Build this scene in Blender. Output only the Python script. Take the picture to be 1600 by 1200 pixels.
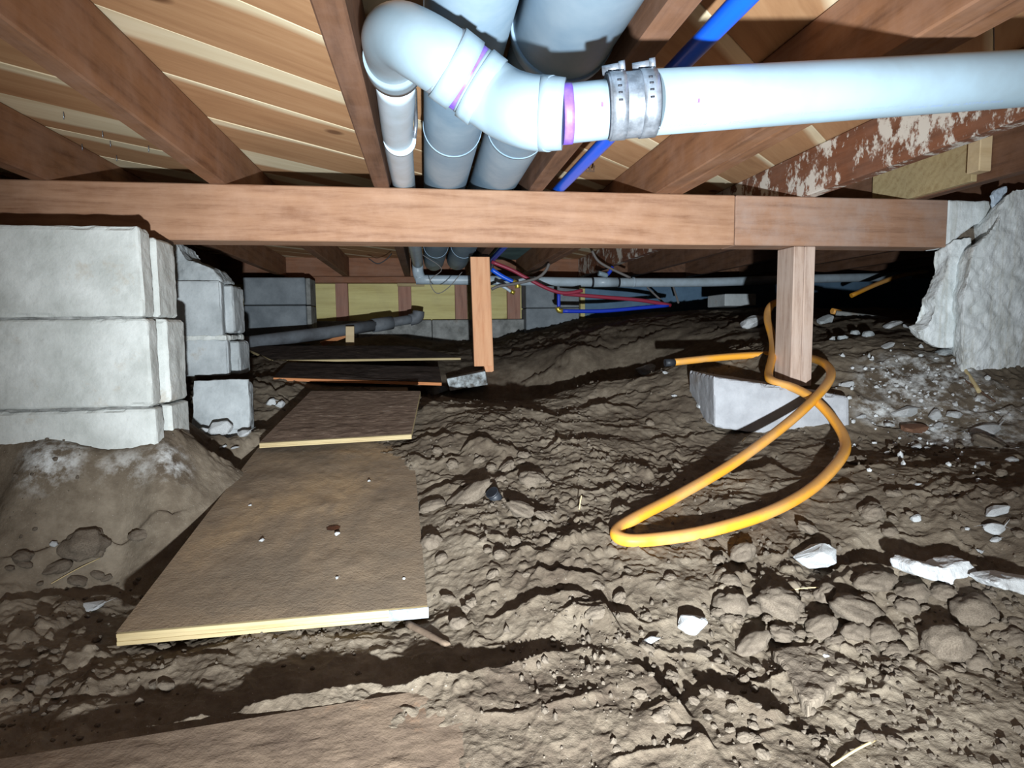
import bpy, bmesh, math, random
import numpy as np
from mathutils import Vector, Matrix

# ------------------------------------------------------------------ start
for o in list(bpy.data.objects): bpy.data.objects.remove(o)
S = bpy.context.scene
COL = S.collection

# ------------------------------------------------------------------ camera
F = 940.0
YAW, PITCH, ROLL = .14399, .08699, -.01172
def axes():
    cy, sy, cp, sp = math.cos(YAW), math.sin(YAW), math.cos(PITCH), math.sin(PITCH)
    f = np.array([sy*cp, cy*cp, -sp]); r = np.array([cy, -sy, 0.]); u = np.cross(r, f)
    c, s = math.cos(ROLL), math.sin(ROLL)
    return c*r+s*u, -s*r+c*u, f
AR, AU, AF = axes()
cam_d = bpy.data.cameras.new('camera'); cam = bpy.data.objects.new('camera', cam_d); COL.objects.link(cam)
cam_d.sensor_width = 36; cam_d.lens = F/1600*36; cam_d.clip_start = .01
cam.matrix_world = Matrix(((AR[0], AU[0], -AF[0], 0), (AR[1], AU[1], -AF[1], 0), (AR[2], AU[2], -AF[2], 0), (0, 0, 0, 1)))
S.camera = cam
S.view_settings.view_transform = 'Standard'; S.view_settings.look = 'None'
S.view_settings.exposure = -0.1; S.view_settings.gamma = 1; S.view_settings.use_curve_mapping = False

# ------------------------------------------------------------------ light: a work lamp held under the lens
w = bpy.data.worlds.new('world'); S.world = w; w.use_nodes = True
w.node_tree.nodes['Background'].inputs[0].default_value = (.75, .85, 1, 1)
w.node_tree.nodes['Background'].inputs[1].default_value = .015
LAMP = (.05, -.24, -.265)
def lamp(name, kind, energy, loc, color, size, aim=None, **k):
    d = bpy.data.lights.new(name, kind); d.energy = energy; d.color = color; d.shadow_soft_size = size
    for a, b in k.items(): setattr(d, a, b)
    o = bpy.data.objects.new(name, d); COL.objects.link(o); o.location = loc
    if aim: o.rotation_euler = (Vector(aim)-Vector(loc)).to_track_quat('-Z', 'Y').to_euler()
    return o
lamp('work_lamp', 'POINT', 54, LAMP, (.95, .98, 1), .014)
lamp('work_lamp_beam', 'SPOT', 330, LAMP, (.88, .95, 1), .014, aim=(.7, 4.2, .35), spot_size=math.radians(84), spot_blend=1.0)

# ------------------------------------------------------------------ pixel rays -> points at a real depth
def ray(px, py): return AF + AR*(px-800)/F - AU*(py-600)/F
def at(px, py, Y): d = ray(px, py); return d*(Y/d[1])
def atz(px, py, Z): d = ray(px, py); return d*(Z/d[2])

# ------------------------------------------------------------------ noise (numpy)
def _h(ix, iy, iz, seed):
    n = (ix.astype(np.int64)*374761393 + iy.astype(np.int64)*668265263 + iz.astype(np.int64)*2147483647*3 + seed*1274126177) & 0xffffffff
    n = ((n ^ (n >> 13))*1274126177) & 0xffffffff
    n = ((n ^ (n >> 15))*2246822519) & 0xffffffff
    return ((n ^ (n >> 16)) & 0xffffff)/float(0xffffff)
def vn(p, s=1., seed=0):
    q = p/s; i = np.floor(q); f = q-i; f = f*f*f*(f*(f*6-15)+10); i = i.astype(np.int64); r = 0
    for dx in (0, 1):
        wx = f[:, 0] if dx else 1-f[:, 0]
        for dy in (0, 1):
            wy = f[:, 1] if dy else 1-f[:, 1]
            for dz in (0, 1):
                wz = f[:, 2] if dz else 1-f[:, 2]
                r = r + wx*wy*wz*_h(i[:, 0]+dx, i[:, 1]+dy, i[:, 2]+dz, seed)
    return r*2-1
def fbm(p, s, octv=4, seed=0, g=.5):
    r = 0; a = 1
    for k in range(octv): r = r + a*vn(p, s/2**k, seed+k*17); a *= g
    return r
def domes(x, y, s, seed, keep=.8, rmin=.25, rmax=.55):
    """height of randomly scattered half-buried lumps, cell size s"""
    gx, gy = np.floor(x/s).astype(np.int64), np.floor(y/s).astype(np.int64); z0 = np.zeros_like(gx); best = np.zeros_like(x)
    for dx in (-1, 0, 1):
        for dy in (-1, 0, 1):
            cx, cy = gx+dx, gy+dy
            a, b, c, k = (_h(cx, cy, z0, seed+j) for j in range(4))
            e, t = _h(cx, cy, z0, seed+5)*.5+.6, _h(cx, cy, z0, seed+6)*3.14
            X, Y = x/s-cx-.15-.7*a, y/s-cy-.15-.7*b
            r = rmin+(rmax-rmin)*c**2
            U, V = X*np.cos(t)+Y*np.sin(t), (-X*np.sin(t)+Y*np.cos(t))/e
            d2 = 1-(U*U+V*V)/(r*r)
            hh = np.where((d2 > 0) & (k < keep), np.sqrt(np.clip(d2, 0, 1))*r*s*(.5+.5*k), 0)
            best = np.maximum(best, hh)
    return best

# ------------------------------------------------------------------ ground height
CP = []   # control points of the lie of the ground
def c(px, py, z): p = atz(px, py, z); CP.append((p[0], p[1], z))
def cy(px, py, Y): p = at(px, py, Y); CP.append(tuple(p))
for px, z in ((-200, -.47), (0, -.48), (400, -.485), (800, -.485), (1200, -.48), (1600, -.47), (1800, -.46)): c(px, 1200, z)
for px, z in ((-200, -.46), (0, -.465), (400, -.47), (800, -.46), (1200, -.455), (1600, -.44), (1800, -.43)): c(px, 1000, z)
for px, z in ((-150, -.43), (0, -.43), (200, -.435), (400, -.45), (720, -.405), (900, -.395), (1100, -.395), (1300, -.39), (1600, -.37), (1750, -.35)): c(px, 850, z)
for px, z in ((-150, -.34), (0, -.335), (200, -.335), (360, -.40), (500, -.39), (700, -.36), (900, -.35), (1100, -.35), (1300, -.335), (1600, -.30)): c(px, 750, z)
for px, py, Y in ((-150, 690, 1.43), (-60, 692, 1.42), (0, 696, 1.41), (60, 692, 1.41), (120, 690, 1.41), (180, 690, 1.41), (235, 688, 1.42), (268, 665, 1.50), (285, 672, 1.56), (300, 705, 1.66), (300, 657, 1.82), (330, 688, 1.75), (345, 676, 1.80), (318, 674, 1.79), (362, 674, 1.81), (388, 672, 1.845),
                  (240, 730, 1.36), (120, 730, 1.36), (0, 730, 1.36), (300, 740, 1.45)): cy(px, py, Y)
for px, z in ((300, -.48), (200, -.478), (120, -.455)): c(px, 880, z)
c(345, 760, -.44); c(640, 962, -.482); c(560, 975, -.482); c(690, 960, -.462); c(655, 860, -.43); c(650, 760, -.375)
for X in (-1.3, -1.1, -.95, -.8, -.68): CP.append((X, 1.55, -.23))
for px, Y in ( (700, 1.66), (900, 1.60), (1100, 1.55), (1300, 1.45), (1450, 1.38), (1600, 1.30)): cy(px, 690, Y)
for px, Y in ((400, 2.15), (700, 1.95), (850, 1.92), (1000, 1.85), (1100, 1.74), (1400, 1.52), (1600, 1.40)): cy(px, 640, Y)
for px, py, Y in ((800, 632, 2.05), (900, 606, 2.1), (960, 592, 2.15), (1040, 577, 2.08), (1100, 566, 2.0), (1180, 556, 1.9), (1300, 560, 1.75), (1400, 560, 1.68), (1500, 562, 1.62), (1600, 562, 1.6),
                  (1740, 562, 1.62), (1450, 600, 1.56), (1300, 520, 2.05), (1400, 515, 1.95), (1450, 505, 2.0), (1300, 495, 2.35), (1400, 500, 2.3),
                  (1200, 512, 2.3), (1180, 492, 2.75), (1100, 497, 2.8), (1000, 528, 2.65), (900, 548, 2.6), (820, 560, 2.9), (1100, 540, 2.35),
                  (700, 548, 3.7), (760, 535, 4.0), (900, 502, 3.9), (1000, 492, 3.85), (1080, 486, 3.7), (600, 525, 4.1), (480, 545, 3.6), (420, 560, 2.9), (700, 575, 2.9),
                  (640, 612, 2.4), (430, 600, 2.35), (330, 640, 2.15), (300, 590, 2.6), (200, 560, 3.5), (-100, 560, 3.5)): cy(px, py, Y)
for X, Y, z in ((.45, 2.5, -.31), (.8, 2.45, -.26), (.15, 2.5, -.30), (-.1, 2.6, -.25), (-1.0, 1.8, -.34), (-1.5, 2.2, -.2), (-3, 3, -.1), (-3, .5, -.45), (3, .6, -.3), (3, 2, 0), (3, 4, .1), (2.4, 3.5, .12), (-2, 1.4, -.25), (2.2, 1.5, -.06),
                (0, .3, -.49), (-.5, .3, -.48), (.6, .3, -.48), (0, -.6, -.5), (2, -.5, -.45), (-2, -.5, -.45), (5, 3, .1), (5, 0, -.2), (-4, 0, -.4), (0, 5, -.05), (4, 5, .1), (-3, 5, -.05)): CP.append((X, Y, z))
CP = np.array(CP)
def _k(a, b):
    d = np.sqrt(((a[:, None, :]-b[None, :, :])**2).sum(-1)+.0016); return d
_A = _k(CP[:, :2], CP[:, :2]) - np.eye(len(CP))*.015
_n = len(CP); _M = np.zeros((_n+3, _n+3)); _M[:_n, :_n] = _A; _M[:_n, _n:] = np.c_[np.ones(_n), CP[:, :2]]; _M[_n:, :_n] = _M[:_n, _n:].T
_W = np.linalg.solve(_M, np.r_[CP[:, 2], 0, 0, 0])
def macro(x, y):
    out = np.empty_like(x)
    for s in range(0, len(x), 60000):
        q = np.stack([x[s:s+60000], y[s:s+60000]], 1)
        out[s:s+60000] = _k(q, CP[:, :2])@_W[:_n] + _W[_n] + q@_W[_n+1:]
    return out
TS = np.linspace(.3, 5, 900)
def hit(px, py, fn, h=0.):
    d = ray(px, py); P = d[None, :]*(TS/d[1])[:, None]
    g = P[:, 2]-fn(P[:, 0].copy(), P[:, 1].copy())-h
    i = np.where(g < 0)[0]
    if len(i) == 0: return P[-1]
    i = max(i[0], 1); t = g[i-1]/(g[i-1]-g[i]+1e-12)
    return P[i-1]*(1-t)+P[i]*t

# scarps: crest polylines read left to right; ground drops behind them (drop, length of recovery, lip)
SC = [
 ([(740, 962), (770, 964), (820, 952), (880, 944), (920, 947), (963, 964), (1016, 961)], .026, .05),
 ([(826, 890), (860, 900), (907, 908), (945, 903)], .024, .04),
 ([(880, 766), (920, 771), (966, 763)], .016, .035),
 ([(850, 707), (903, 696), (976, 683)], .026, .06),
 ([(705, 706), (753, 701), (812, 713)], .022, .05),
 ([(627, 718), (677, 723), (722, 716)], .022, .05),
 ([(650, 778), (693, 764), (717, 751), (765, 751)], .02, .05),
 ([(880, 978), (900, 964), (940, 961), (975, 999)], .014, .03),
 ([(-60, 1206), (300, 1158), (600, 1094), (737, 1070), (819, 1050), (875, 1034), (925, 1031), (966, 1038)], .042, .075),
 ([(960, 1036), (990, 1062), (1030, 1096), (1088, 1134)], .022, .04),
 ([(1072, 1060), (1105, 1086), (1145, 1105), (1208, 1131), (1264, 1128)], .036, .05),
 ([(1138, 1054), (1190, 1064), (1222, 1051)], .012, .03),
 ([(1262, 902), (1320, 893), (1400, 899), (1480, 906), (1600, 922), (1700, 930)], .05, .07),
 ([(1550, 765), (1600, 768), (1660, 765)], .03, .05),
 ([(1350, 770), (1440, 775), (1520, 790), (1560, 786)], .010, .05),
 ([(770, 638), (830, 650), (852, 646)], .022, .05),
 ([(906, 642), (950, 635), (995, 645)], .028, .06),
 ([(1085, 754), (1150, 742), (1200, 736), (1262, 748)], .024, .05),
 ([(-40, 960), (0, 952), (87, 940), (160, 950), (215, 955)], .045, .07),
 ([(-30, 872), (40, 862), (100, 850), (165, 838), (205, 826), (262, 803), (320, 792)], .022, .04),
 ([(0, 1010), (50, 985), (110, 958)], .014, .03), ([(40, 1040), (110, 1005), (170, 975)], .016, .03), ([(75, 1082), (130, 1060), (185, 1035)], .014, .03),
 ([(0, 1160), (45, 1156), (92, 1140)], .03, .05), ([(190, 1040), (260, 1036), (380, 1032)], .012, .03),
 ([(655, 652), (700, 628), (760, 612)], .02, .05), ([(650, 690), (700, 686), (760, 684)], .016, .04), ([(640, 735), (690, 742), (740, 736)], .01, .04),
 ([(1000, 690), (1060, 684), (1120, 672)], .012, .05), ([(860, 655), (900, 640), (960, 615), (1010, 605)], .014, .05),
 ([(1340, 660), (1400, 672), (1480, 678)], .016, .04), ([(1450, 740), (1500, 728), (1560, 735)], .014, .04), ([(1500, 640), (1540, 650), (1600, 640)], .012, .04),
 ([(1100, 800), (1160, 780), (1240, 778)], .008, .04), ([(700, 840), (760, 850), (850, 862), (905, 835)], .010, .04), ([(1140, 900), (1170, 890), (1220, 895)], .02, .05),
 ([(780, 600), (840, 590), (900, 570)], .02, .06), ([(800, 545), (900, 530), (1000, 505)], .03, .10), ([(860, 560), (960, 545), (1060, 512)], .02, .08), ([(760, 560), (820, 548), (900, 540)], .03, .08),
 ([(1060, 530), (1110, 520), (1180, 500)], .015, .05), ([(1040, 545), (1120, 532), (1195, 520)], .015, .05),
 ([(390, 600), (430, 615), (480, 600)], .03, .06), ([(1180, 1160), (1240, 1150), (1300, 1165)], .010, .03), ([(1060, 1175), (1100, 1165), (1130, 1190)], .014, .03),
]
SCW = [(np.array([hit(a, b, macro)[:2] for a, b in pts]), dr, L) for pts, dr, L in SC]
SCW = [(P, dr*1.45, L) for P, dr, L in SCW]
def smooth(a, b, x): t = np.clip((x-a)/(b-a), 0, 1); return t*t*(3-2*t)
def blob(x, y, cx, cy, rx, ry, rot=0):
    u = (x-cx)*math.cos(rot)+(y-cy)*math.sin(rot); v = -(x-cx)*math.sin(rot)+(y-cy)*math.cos(rot)
    return np.exp(-((u/rx)**2+(v/ry)**2))
SK = at(110, 760, 1.36); BR = atz(1450, 1120, -.46); PLC = atz(420, 860, -.42); BB = atz(500, 1180, -.46)
def height(x, y, detail=True):
    z = macro(x, y)
    p = np.stack([x, y, np.zeros_like(x)], 1)
    wx = x+.03*vn(p, .12, 91)+.010*vn(p, .035, 92); wy = y+.03*vn(p, .12, 93)+.010*vn(p, .035, 94)
    for P, dr, L in SCW:
        m = (x > P[:, 0].min()-.15) & (x < P[:, 0].max()+.15) & (y > P[:, 1].min()-.15) & (y < P[:, 1].max()+.35)
        if not m.any(): continue
        X, Y = x[m]*.5+wx[m]*.5, y[m]*.5+wy[m]*.5; bd = np.full(X.shape, 9.); bs = np.zeros(X.shape); bt = np.zeros(X.shape)
        seg = np.sqrt(((P[1:]-P[:-1])**2).sum(1)); cum = np.r_[0, np.cumsum(seg)]; T = cum[-1]
        for i in range(len(P)-1):
            d = P[i+1]-P[i]; l = max(seg[i], 1e-6); t = np.clip(((X-P[i, 0])*d[0]+(Y-P[i, 1])*d[1])/l**2, 0, 1)
            qx, qy = X-P[i, 0]-t*d[0], Y-P[i, 1]-t*d[1]; dist = np.hypot(qx, qy); s = np.sign(d[0]*qy-d[1]*qx)
            k = dist < bd; bd = np.where(k, dist, bd); bs = np.where(k, s, bs); bt = np.where(k, (cum[i]+t*l)/T, bt)
        tap = smooth(0, .22, bt)*smooth(0, .22, 1-bt)*(.8+.35*vn(p[m], .05, 31))
        sd = bd*bs
        h = np.where(sd > 0, -dr*.62*np.exp(-sd/L)*smooth(0, .010, sd)+dr*.38*np.exp(-sd/.012), dr*.38*np.exp(sd/(L*1.2)))
        z[m] += h*tap
    if not detail: return z
    n1 = fbm(p, .20, 3, 5); n2 = fbm(p, .05, 4, 11)
    soft = np.clip(1.05*blob(x, y, SK[0]-.15, SK[1], .55, .17, .0)+.85*blob(x, y, BR[0]+.12, BR[1]-.12, .22, .16)+.8*blob(x, y, PLC[0], PLC[1], .26, .28)+blob(x, y, BB[0], BB[1]-.06, .45, .10), 0, 1)
    rough = 1-.88*soft
    px_ = np.stack([wx, wy*1.6, 0*x], 1)
    ridg = 1-np.abs(vn(px_, .11, 41)); ridg2 = 1-np.abs(vn(px_, .045, 43))
    z = z+.010*n1*rough+.0035*n2*rough+.0065*(ridg**4-.2)*rough+.0028*(ridg2**3-.25)*rough
    rub = np.clip(.35+.65*vn(p, .28, 51)+.45*(x > .45)*(y < 1.05)*(y > .62)+.15*(x < -.2), .05, 1)*rough
    z = z+domes(wx*.6+x*.4, wy*.6+y*.4, .060, 61, .55)*.8*rub*rub+domes(x, y, .026, 71, .7)*.85*np.clip(rub*1.3, .12, 1)*rough+domes(x, y, .012, 81, .75)*.5*np.clip(rub*1.5, .25, 1)*rough
    z = z+.0010*fbm(p, .010, 2, 23)
    return z
def Hs(x, y): return height(np.atleast_1d(np.asarray(x, float)).copy(), np.atleast_1d(np.asarray(y, float)).copy())
def H1(x, y): return float(Hs(x, y)[0])
def ground(px, py, h=0.): return hit(px, py, lambda a, b: height(a, b, False), h)

# ------------------------------------------------------------------ object helpers
def lin(r, g, b):
    f = lambda v: (v/255/12.92) if v/255 <= .04045 else ((v/255+.055)/1.055)**2.4
    return (f(r), f(g), f(b), 1)
def link(name, me, mat=None, parent=None):
    o = bpy.data.objects.new(name, me); COL.objects.link(o)
    if mat is not None: me.materials.clear(); me.materials.append(mat)
    if parent is not None: o.parent = parent
    return o
def tag(o, label=None, cat=None, group=None, kind=None):
    if label: o['label'] = label
    if cat: o['category'] = cat
    if group: o['group'] = group
    if kind: o['kind'] = kind
    return o
def empty(name, loc=(0, 0, 0), label=None, cat=None, group=None, kind=None):
    o = bpy.data.objects.new(name, None); COL.objects.link(o); o.location = loc; o.empty_display_size = .05
    return tag(o, label, cat, group, kind)
def adopt(o, parent):
    """parent keeping the world place (parents are unrotated empties)"""
    o.parent = parent; o.matrix_parent_inverse = Matrix.Translation(-Vector(parent.location)); return o
def mesh_np(name, V, Fc, smooth_=True):
    me = bpy.data.meshes.new(name); V = np.asarray(V, np.float32); Fc = np.asarray(Fc, np.int32)
    me.vertices.add(len(V)); me.vertices.foreach_set('co', V.ravel())
    n, k = Fc.shape; me.loops.add(n*k); me.loops.foreach_set('vertex_index', Fc.ravel())
    me.polygons.add(n); me.polygons.foreach_set('loop_start', np.arange(n, dtype=np.int32)*k)
    me.polygons.foreach_set('use_smooth', np.full(n, smooth_)); me.update(calc_edges=True); return me
def from_bm(bm, name, sm=False):
    bmesh.ops.recalc_face_normals(bm, faces=bm.faces)
    me = bpy.data.meshes.new(name); bm.to_mesh(me); bm.free()
    for f in me.polygons: f.use_smooth = sm
    return me
def box_me(x0, x1, y0, y1, z0, z1, bev=.002, name='board'):
    bm = bmesh.new(); bmesh.ops.create_cube(bm, size=1)
    for v in bm.verts: v.co = Vector(((x0+x1)/2+v.co.x*(x1-x0), (y0+y1)/2+v.co.y*(y1-y0), (z0+z1)/2+v.co.z*(z1-z0)))
    if bev: bmesh.ops.bevel(bm, geom=bm.edges[:], offset=bev, segments=1, affect='EDGES')
    return from_bm(bm, name)
def box(name, x0, x1, y0, y1, z0, z1, mat, parent=None, bev=.002):
    """mesh centred on its own origin so that wood grain differs from piece to piece"""
    cx, cy_, cz = (x0+x1)/2, (y0+y1)/2, (z0+z1)/2
    o = link(name, box_me(x0-cx, x1-cx, y0-cy_, y1-cy_, z0-cz, z1-cz, bev, name), mat)
    o.location = (cx, cy_, cz)
    if parent is not None: adopt(o, parent)
    return o
def hexa(name, pts, mat, parent=None, bev=.001):
    """pts: 4 of one face then the 4 opposite ones"""
    bm = bmesh.new(); v = [bm.verts.new(Vector(p)) for p in pts]
    for f in ((0, 1, 2, 3), (4, 7, 6, 5), (0, 4, 5, 1), (1, 5, 6, 2), (2, 6, 7, 3), (3, 7, 4, 0)): bm.faces.new([v[i] for i in f])
    if bev: bmesh.ops.bevel(bm, geom=bm.edges[:], offset=bev, segments=1, affect='EDGES')
    o = link(name, from_bm(bm, name), mat)
    if parent is not None: adopt(o, parent)
    return o
def spline(P, n):
    P = [np.array(p, float) for p in P]; Q = [2*P[0]-P[1]]+P+[2*P[-1]-P[-2]]; out = []
    for i in range(1, len(Q)-2):
        for k in range(n):
            t = k/n; a, b, c_, d = Q[i-1:i+3]
            out.append(.5*((2*b)+(-a+c_)*t+(2*a-5*b+4*c_-d)*t*t+(-a+3*b-3*c_+d)*t**3))
    out.append(P[-1]); return np.array(out)
def tube_me(P, R, seg=20, name='tube', cap=True):
    P = np.asarray(P, float); n = len(P); R = np.full(n, R) if np.isscalar(R) else np.asarray(R, float)
    T = np.gradient(P, axis=0)
    for i in range(n):
        if np.linalg.norm(T[i]) < 1e-9: T[i] = T[i-1] if i else P[-1]-P[0]
    T /= np.linalg.norm(T, axis=1)[:, None]
    up = np.array([0, 0, 1.]) if abs(T[0][2]) < .9 else np.array([1., 0, 0]); N = np.cross(T[0], up); N /= np.linalg.norm(N); V = []
    a = np.linspace(0, 2*math.pi, seg, endpoint=False)
    for i in range(n):
        N = N-T[i]*(N@T[i]); N /= np.linalg.norm(N); B = np.cross(T[i], N)
        V.append(P[i]+R[i]*(np.cos(a)[:, None]*N+np.sin(a)[:, None]*B))
    V = np.concatenate(V); Fc = []
    bm = bmesh.new(); vs = [bm.verts.new(v) for v in V]
    for i in range(n-1):
        for j in range(seg):
            f = bm.faces.new((vs[i*seg+j], vs[i*seg+(j+1) % seg], vs[(i+1)*seg+(j+1) % seg], vs[(i+1)*seg+j])); f.smooth = True
    if cap:
        bm.faces.new(vs[:seg]); bm.faces.new(vs[-seg:])
    bmesh.ops.recalc_face_normals(bm, faces=bm.faces)
    me = bpy.data.meshes.new(name); bm.to_mesh(me); bm.free(); return me
def tube(name, P, R, mat, parent=None, seg=20, cap=True):
    o = link(name, tube_me(P, R, seg, name, cap), mat)
    if parent is not None: adopt(o, parent)
    return o
def bake(o):
    dg = bpy.context.evaluated_depsgraph_get(); me = bpy.data.meshes.new_from_object(o.evaluated_get(dg)); m = o.data.materials[0] if o.data.materials else None
    o.modifiers.clear(); o.data = me
    if m: me.materials.clear(); me.materials.append(m)
    return o
def roughen(o, voxel, amp, s, seed=0, chip=0, flat=True, octv=4):
    m = o.modifiers.new('r', 'REMESH'); m.mode = 'VOXEL'; m.voxel_size = voxel; bpy.context.view_layer.update(); bake(o)
    me = o.data; n = len(me.vertices); V = np.empty(n*3, np.float32); me.vertices.foreach_get('co', V); V = V.reshape(-1, 3).astype(float)
    N = np.empty(n*3, np.float32); me.vertices.foreach_get('normal', N); N = N.reshape(-1, 3)
    d = amp*fbm(V+7.3, s, octv, seed)
    if chip: d = d-chip*smooth(.25, .7, fbm(V+3.1, s*2.5, 3, seed+50))*(np.abs(N).max(1) < .93)
    V = V+N*d[:, None]; me.vertices.foreach_set('co', V.astype(np.float32).ravel())
    me.polygons.foreach_set('use_smooth', np.full(len(me.polygons), not flat)); me.update(); return o
def outline(name, pts, Y0, Y1, mat, voxel=.006, amp=.004, s=.04, seed=0, parent=None, taper=0):
    """a broken lump: an outline at depth Y0 carried back to Y1, then roughened"""
    bm = bmesh.new(); A = [bm.verts.new(Vector(at(a, b, Y0))) for a, b in pts]
    cen = sum((v.co for v in A), Vector())/len(A)
    B = [bm.verts.new(cen+(v.co-cen)*(1-taper)+Vector((0, Y1-Y0, 0))) for v in A]; n = len(A)
    bm.faces.new(A); bm.faces.new(B[::-1])
    for i in range(n): bm.faces.new((A[i], B[i], B[(i+1) % n], A[(i+1) % n]))
    bmesh.ops.triangulate(bm, faces=[f for f in bm.faces if len(f.verts) > 4])
    o = link(name, from_bm(bm, name), mat); roughen(o, voxel, amp, s, seed)
    if parent is not None: adopt(o, parent)
    return o

# ------------------------------------------------------------------ materials
class NT:
    def __init__(s, name, rough=.8, spec=.3, metal=0):
        s.m = bpy.data.materials.new(name); s.m.use_nodes = True; s.t = s.m.node_tree; s.b = s.t.nodes['Principled BSDF']
        s.b.inputs['Roughness'].default_value = rough; s.b.inputs['Specular IOR Level'].default_value = spec; s.b.inputs['Metallic'].default_value = metal
    def n(s, ty, **k):
        n = s.t.nodes.new(ty)
        for a, b in k.items():
            if a.startswith('i_'): n.inputs[a[2:].replace('_', ' ')].default_value = b
            else: setattr(n, a, b)
        return n
    def l(s, a, b): s.t.links.new(a, b)
    def coord(s, scale=(1, 1, 1), obj=True, off=False, rot=(0, 0, 0)):
        tc = s.n('ShaderNodeTexCoord'); mp = s.n('ShaderNodeMapping'); mp.inputs['Scale'].default_value = scale; mp.inputs['Rotation'].default_value = rot
        if obj: src = tc.outputs['Object']
        else: src = s.n('ShaderNodeNewGeometry').outputs['Position']
        if off:
            oi = s.n('ShaderNodeObjectInfo'); mu = s.n('ShaderNodeMath', operation='MULTIPLY'); mu.inputs[1].default_value = 37.; s.l(oi.outputs['Random'], mu.inputs[0])
            ad = s.n('ShaderNodeVectorMath', operation='ADD'); s.l(src, ad.inputs[0]); s.l(mu.outputs[0], ad.inputs[1]); src = ad.outputs[0]
        s.l(src, mp.inputs['Vector']); return mp.outputs[0]
    def noise(s, v, sc, det=5, ro=.6, dist=0):
        n = s.n('ShaderNodeTexNoise'); n.inputs['Scale'].default_value = sc; n.inputs['Detail'].default_value = det; n.inputs['Roughness'].default_value = ro; n.inputs['Distortion'].default_value = dist
        s.l(v, n.inputs['Vector']); return n.outputs['Fac']
    def ramp(s, f, stops, interp='LINEAR'):
        r = s.n('ShaderNodeValToRGB'); e = r.color_ramp; e.interpolation = interp
        while len(e.elements) < len(stops): e.elements.new(.5)
        for q, (p, col) in zip(e.elements, stops): q.position = p; q.color = col if len(col) == 4 else (*col, 1)
        s.l(f, r.inputs[0]); return r.outputs[0]
    def mix(s, a, b, f, mode='MIX'):
        m = s.n('ShaderNodeMix', data_type='RGBA', blend_type=mode)
        for sock, v in ((m.inputs['A'], a), (m.inputs['B'], b), (m.inputs['Factor'], f)):
            if hasattr(v, 'links') or hasattr(v, 'is_linked'): s.l(v, sock)
            else: sock.default_value = v
        return m.outputs['Result']
    def math(s, op, a, b=0.):
        m = s.n('ShaderNodeMath', operation=op)
        for i, v in enumerate((a, b)):
            if hasattr(v, 'is_linked'): s.l(v, m.inputs[i])
            else: m.inputs[i].default_value = v
        return m.outputs[0]
    def col(s, c_):
        if hasattr(c_, 'is_linked'): s.l(c_, s.b.inputs['Base Color'])
        else: s.b.inputs['Base Color'].default_value = c_
    def bump(s, f, st=.3, d=.003):
        b = s.n('ShaderNodeBump'); b.inputs['Strength'].default_value = st; b.inputs['Distance'].default_value = d; s.l(f, b.inputs['Height']); s.l(b.outputs[0], s.b.inputs['Normal'])
W4, K4 = (1, 1, 1, 1), (0, 0, 0, 1)
def wood(name, light, dark, axis='y', sc=1., knot=None, dust=.25, dustcol=lin(150, 135, 125), contrast=1, rough=.75, stain=None):
    m = NT(name, rough, .25); st = {'x': (1.2, 14, 14), 'y': (14, 1.2, 14), 'z': (14, 14, 1.2)}[axis]
    v = m.coord(tuple(q*sc for q in st), off=True); g = m.noise(v, 1.6, 6, .62, 1.6); fine = m.noise(v, 9, 4, .7)
    wv = m.n('ShaderNodeTexWave', wave_type='BANDS', bands_direction='DIAGONAL'); wv.inputs['Scale'].default_value = .9; wv.inputs['Distortion'].default_value = 6; wv.inputs['Detail'].default_value = 3; wv.inputs['Detail Scale'].default_value = 1.2; m.l(v, wv.inputs['Vector'])
    f = m.math('ADD', m.math('MULTIPLY', g, .56), m.math('MULTIPLY', wv.outputs['Fac'], .10)); f = m.math('ADD', f, m.math('MULTIPLY', fine, .36))
    c_ = m.ramp(f, [(.26, dark), (.5, tuple(.35*a+.65*b for a, b in zip(dark, light))), (.72, light)])
    if knot:
        kv = m.coord((5, 5, 5), off=True); vo = m.n('ShaderNodeTexVoronoi'); vo.inputs['Scale'].default_value = knot; m.l(kv, vo.inputs['Vector'])
        kk = m.ramp(vo.outputs['Distance'], [(.05, W4), (.13, K4)]); c_ = m.mix(c_, m.mix(dark, K4, .5), kk)
    if dust:
        dv = m.coord((1, 1, 1), off=True); d = m.noise(dv, 9, 6, .7); c_ = m.mix(c_, dustcol, m.math('MULTIPLY', m.ramp(d, [(.42, K4), (.7, W4)]), dust*2))
    if stain:
        sv = m.coord(stain[2], obj=False); s_ = m.noise(sv, stain[1], 8, .75); s2 = m.noise(m.coord((1, 1, 1), obj=False), 6, 3)
        c_ = m.mix(c_, stain[0], m.ramp(m.math('ADD', m.math('MULTIPLY', s_, .65), m.math('MULTIPLY', s2, .4)), [(.535, K4), (.575, W4)]))
    m.col(c_); m.bump(f, .35, .0015); return m.m
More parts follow.
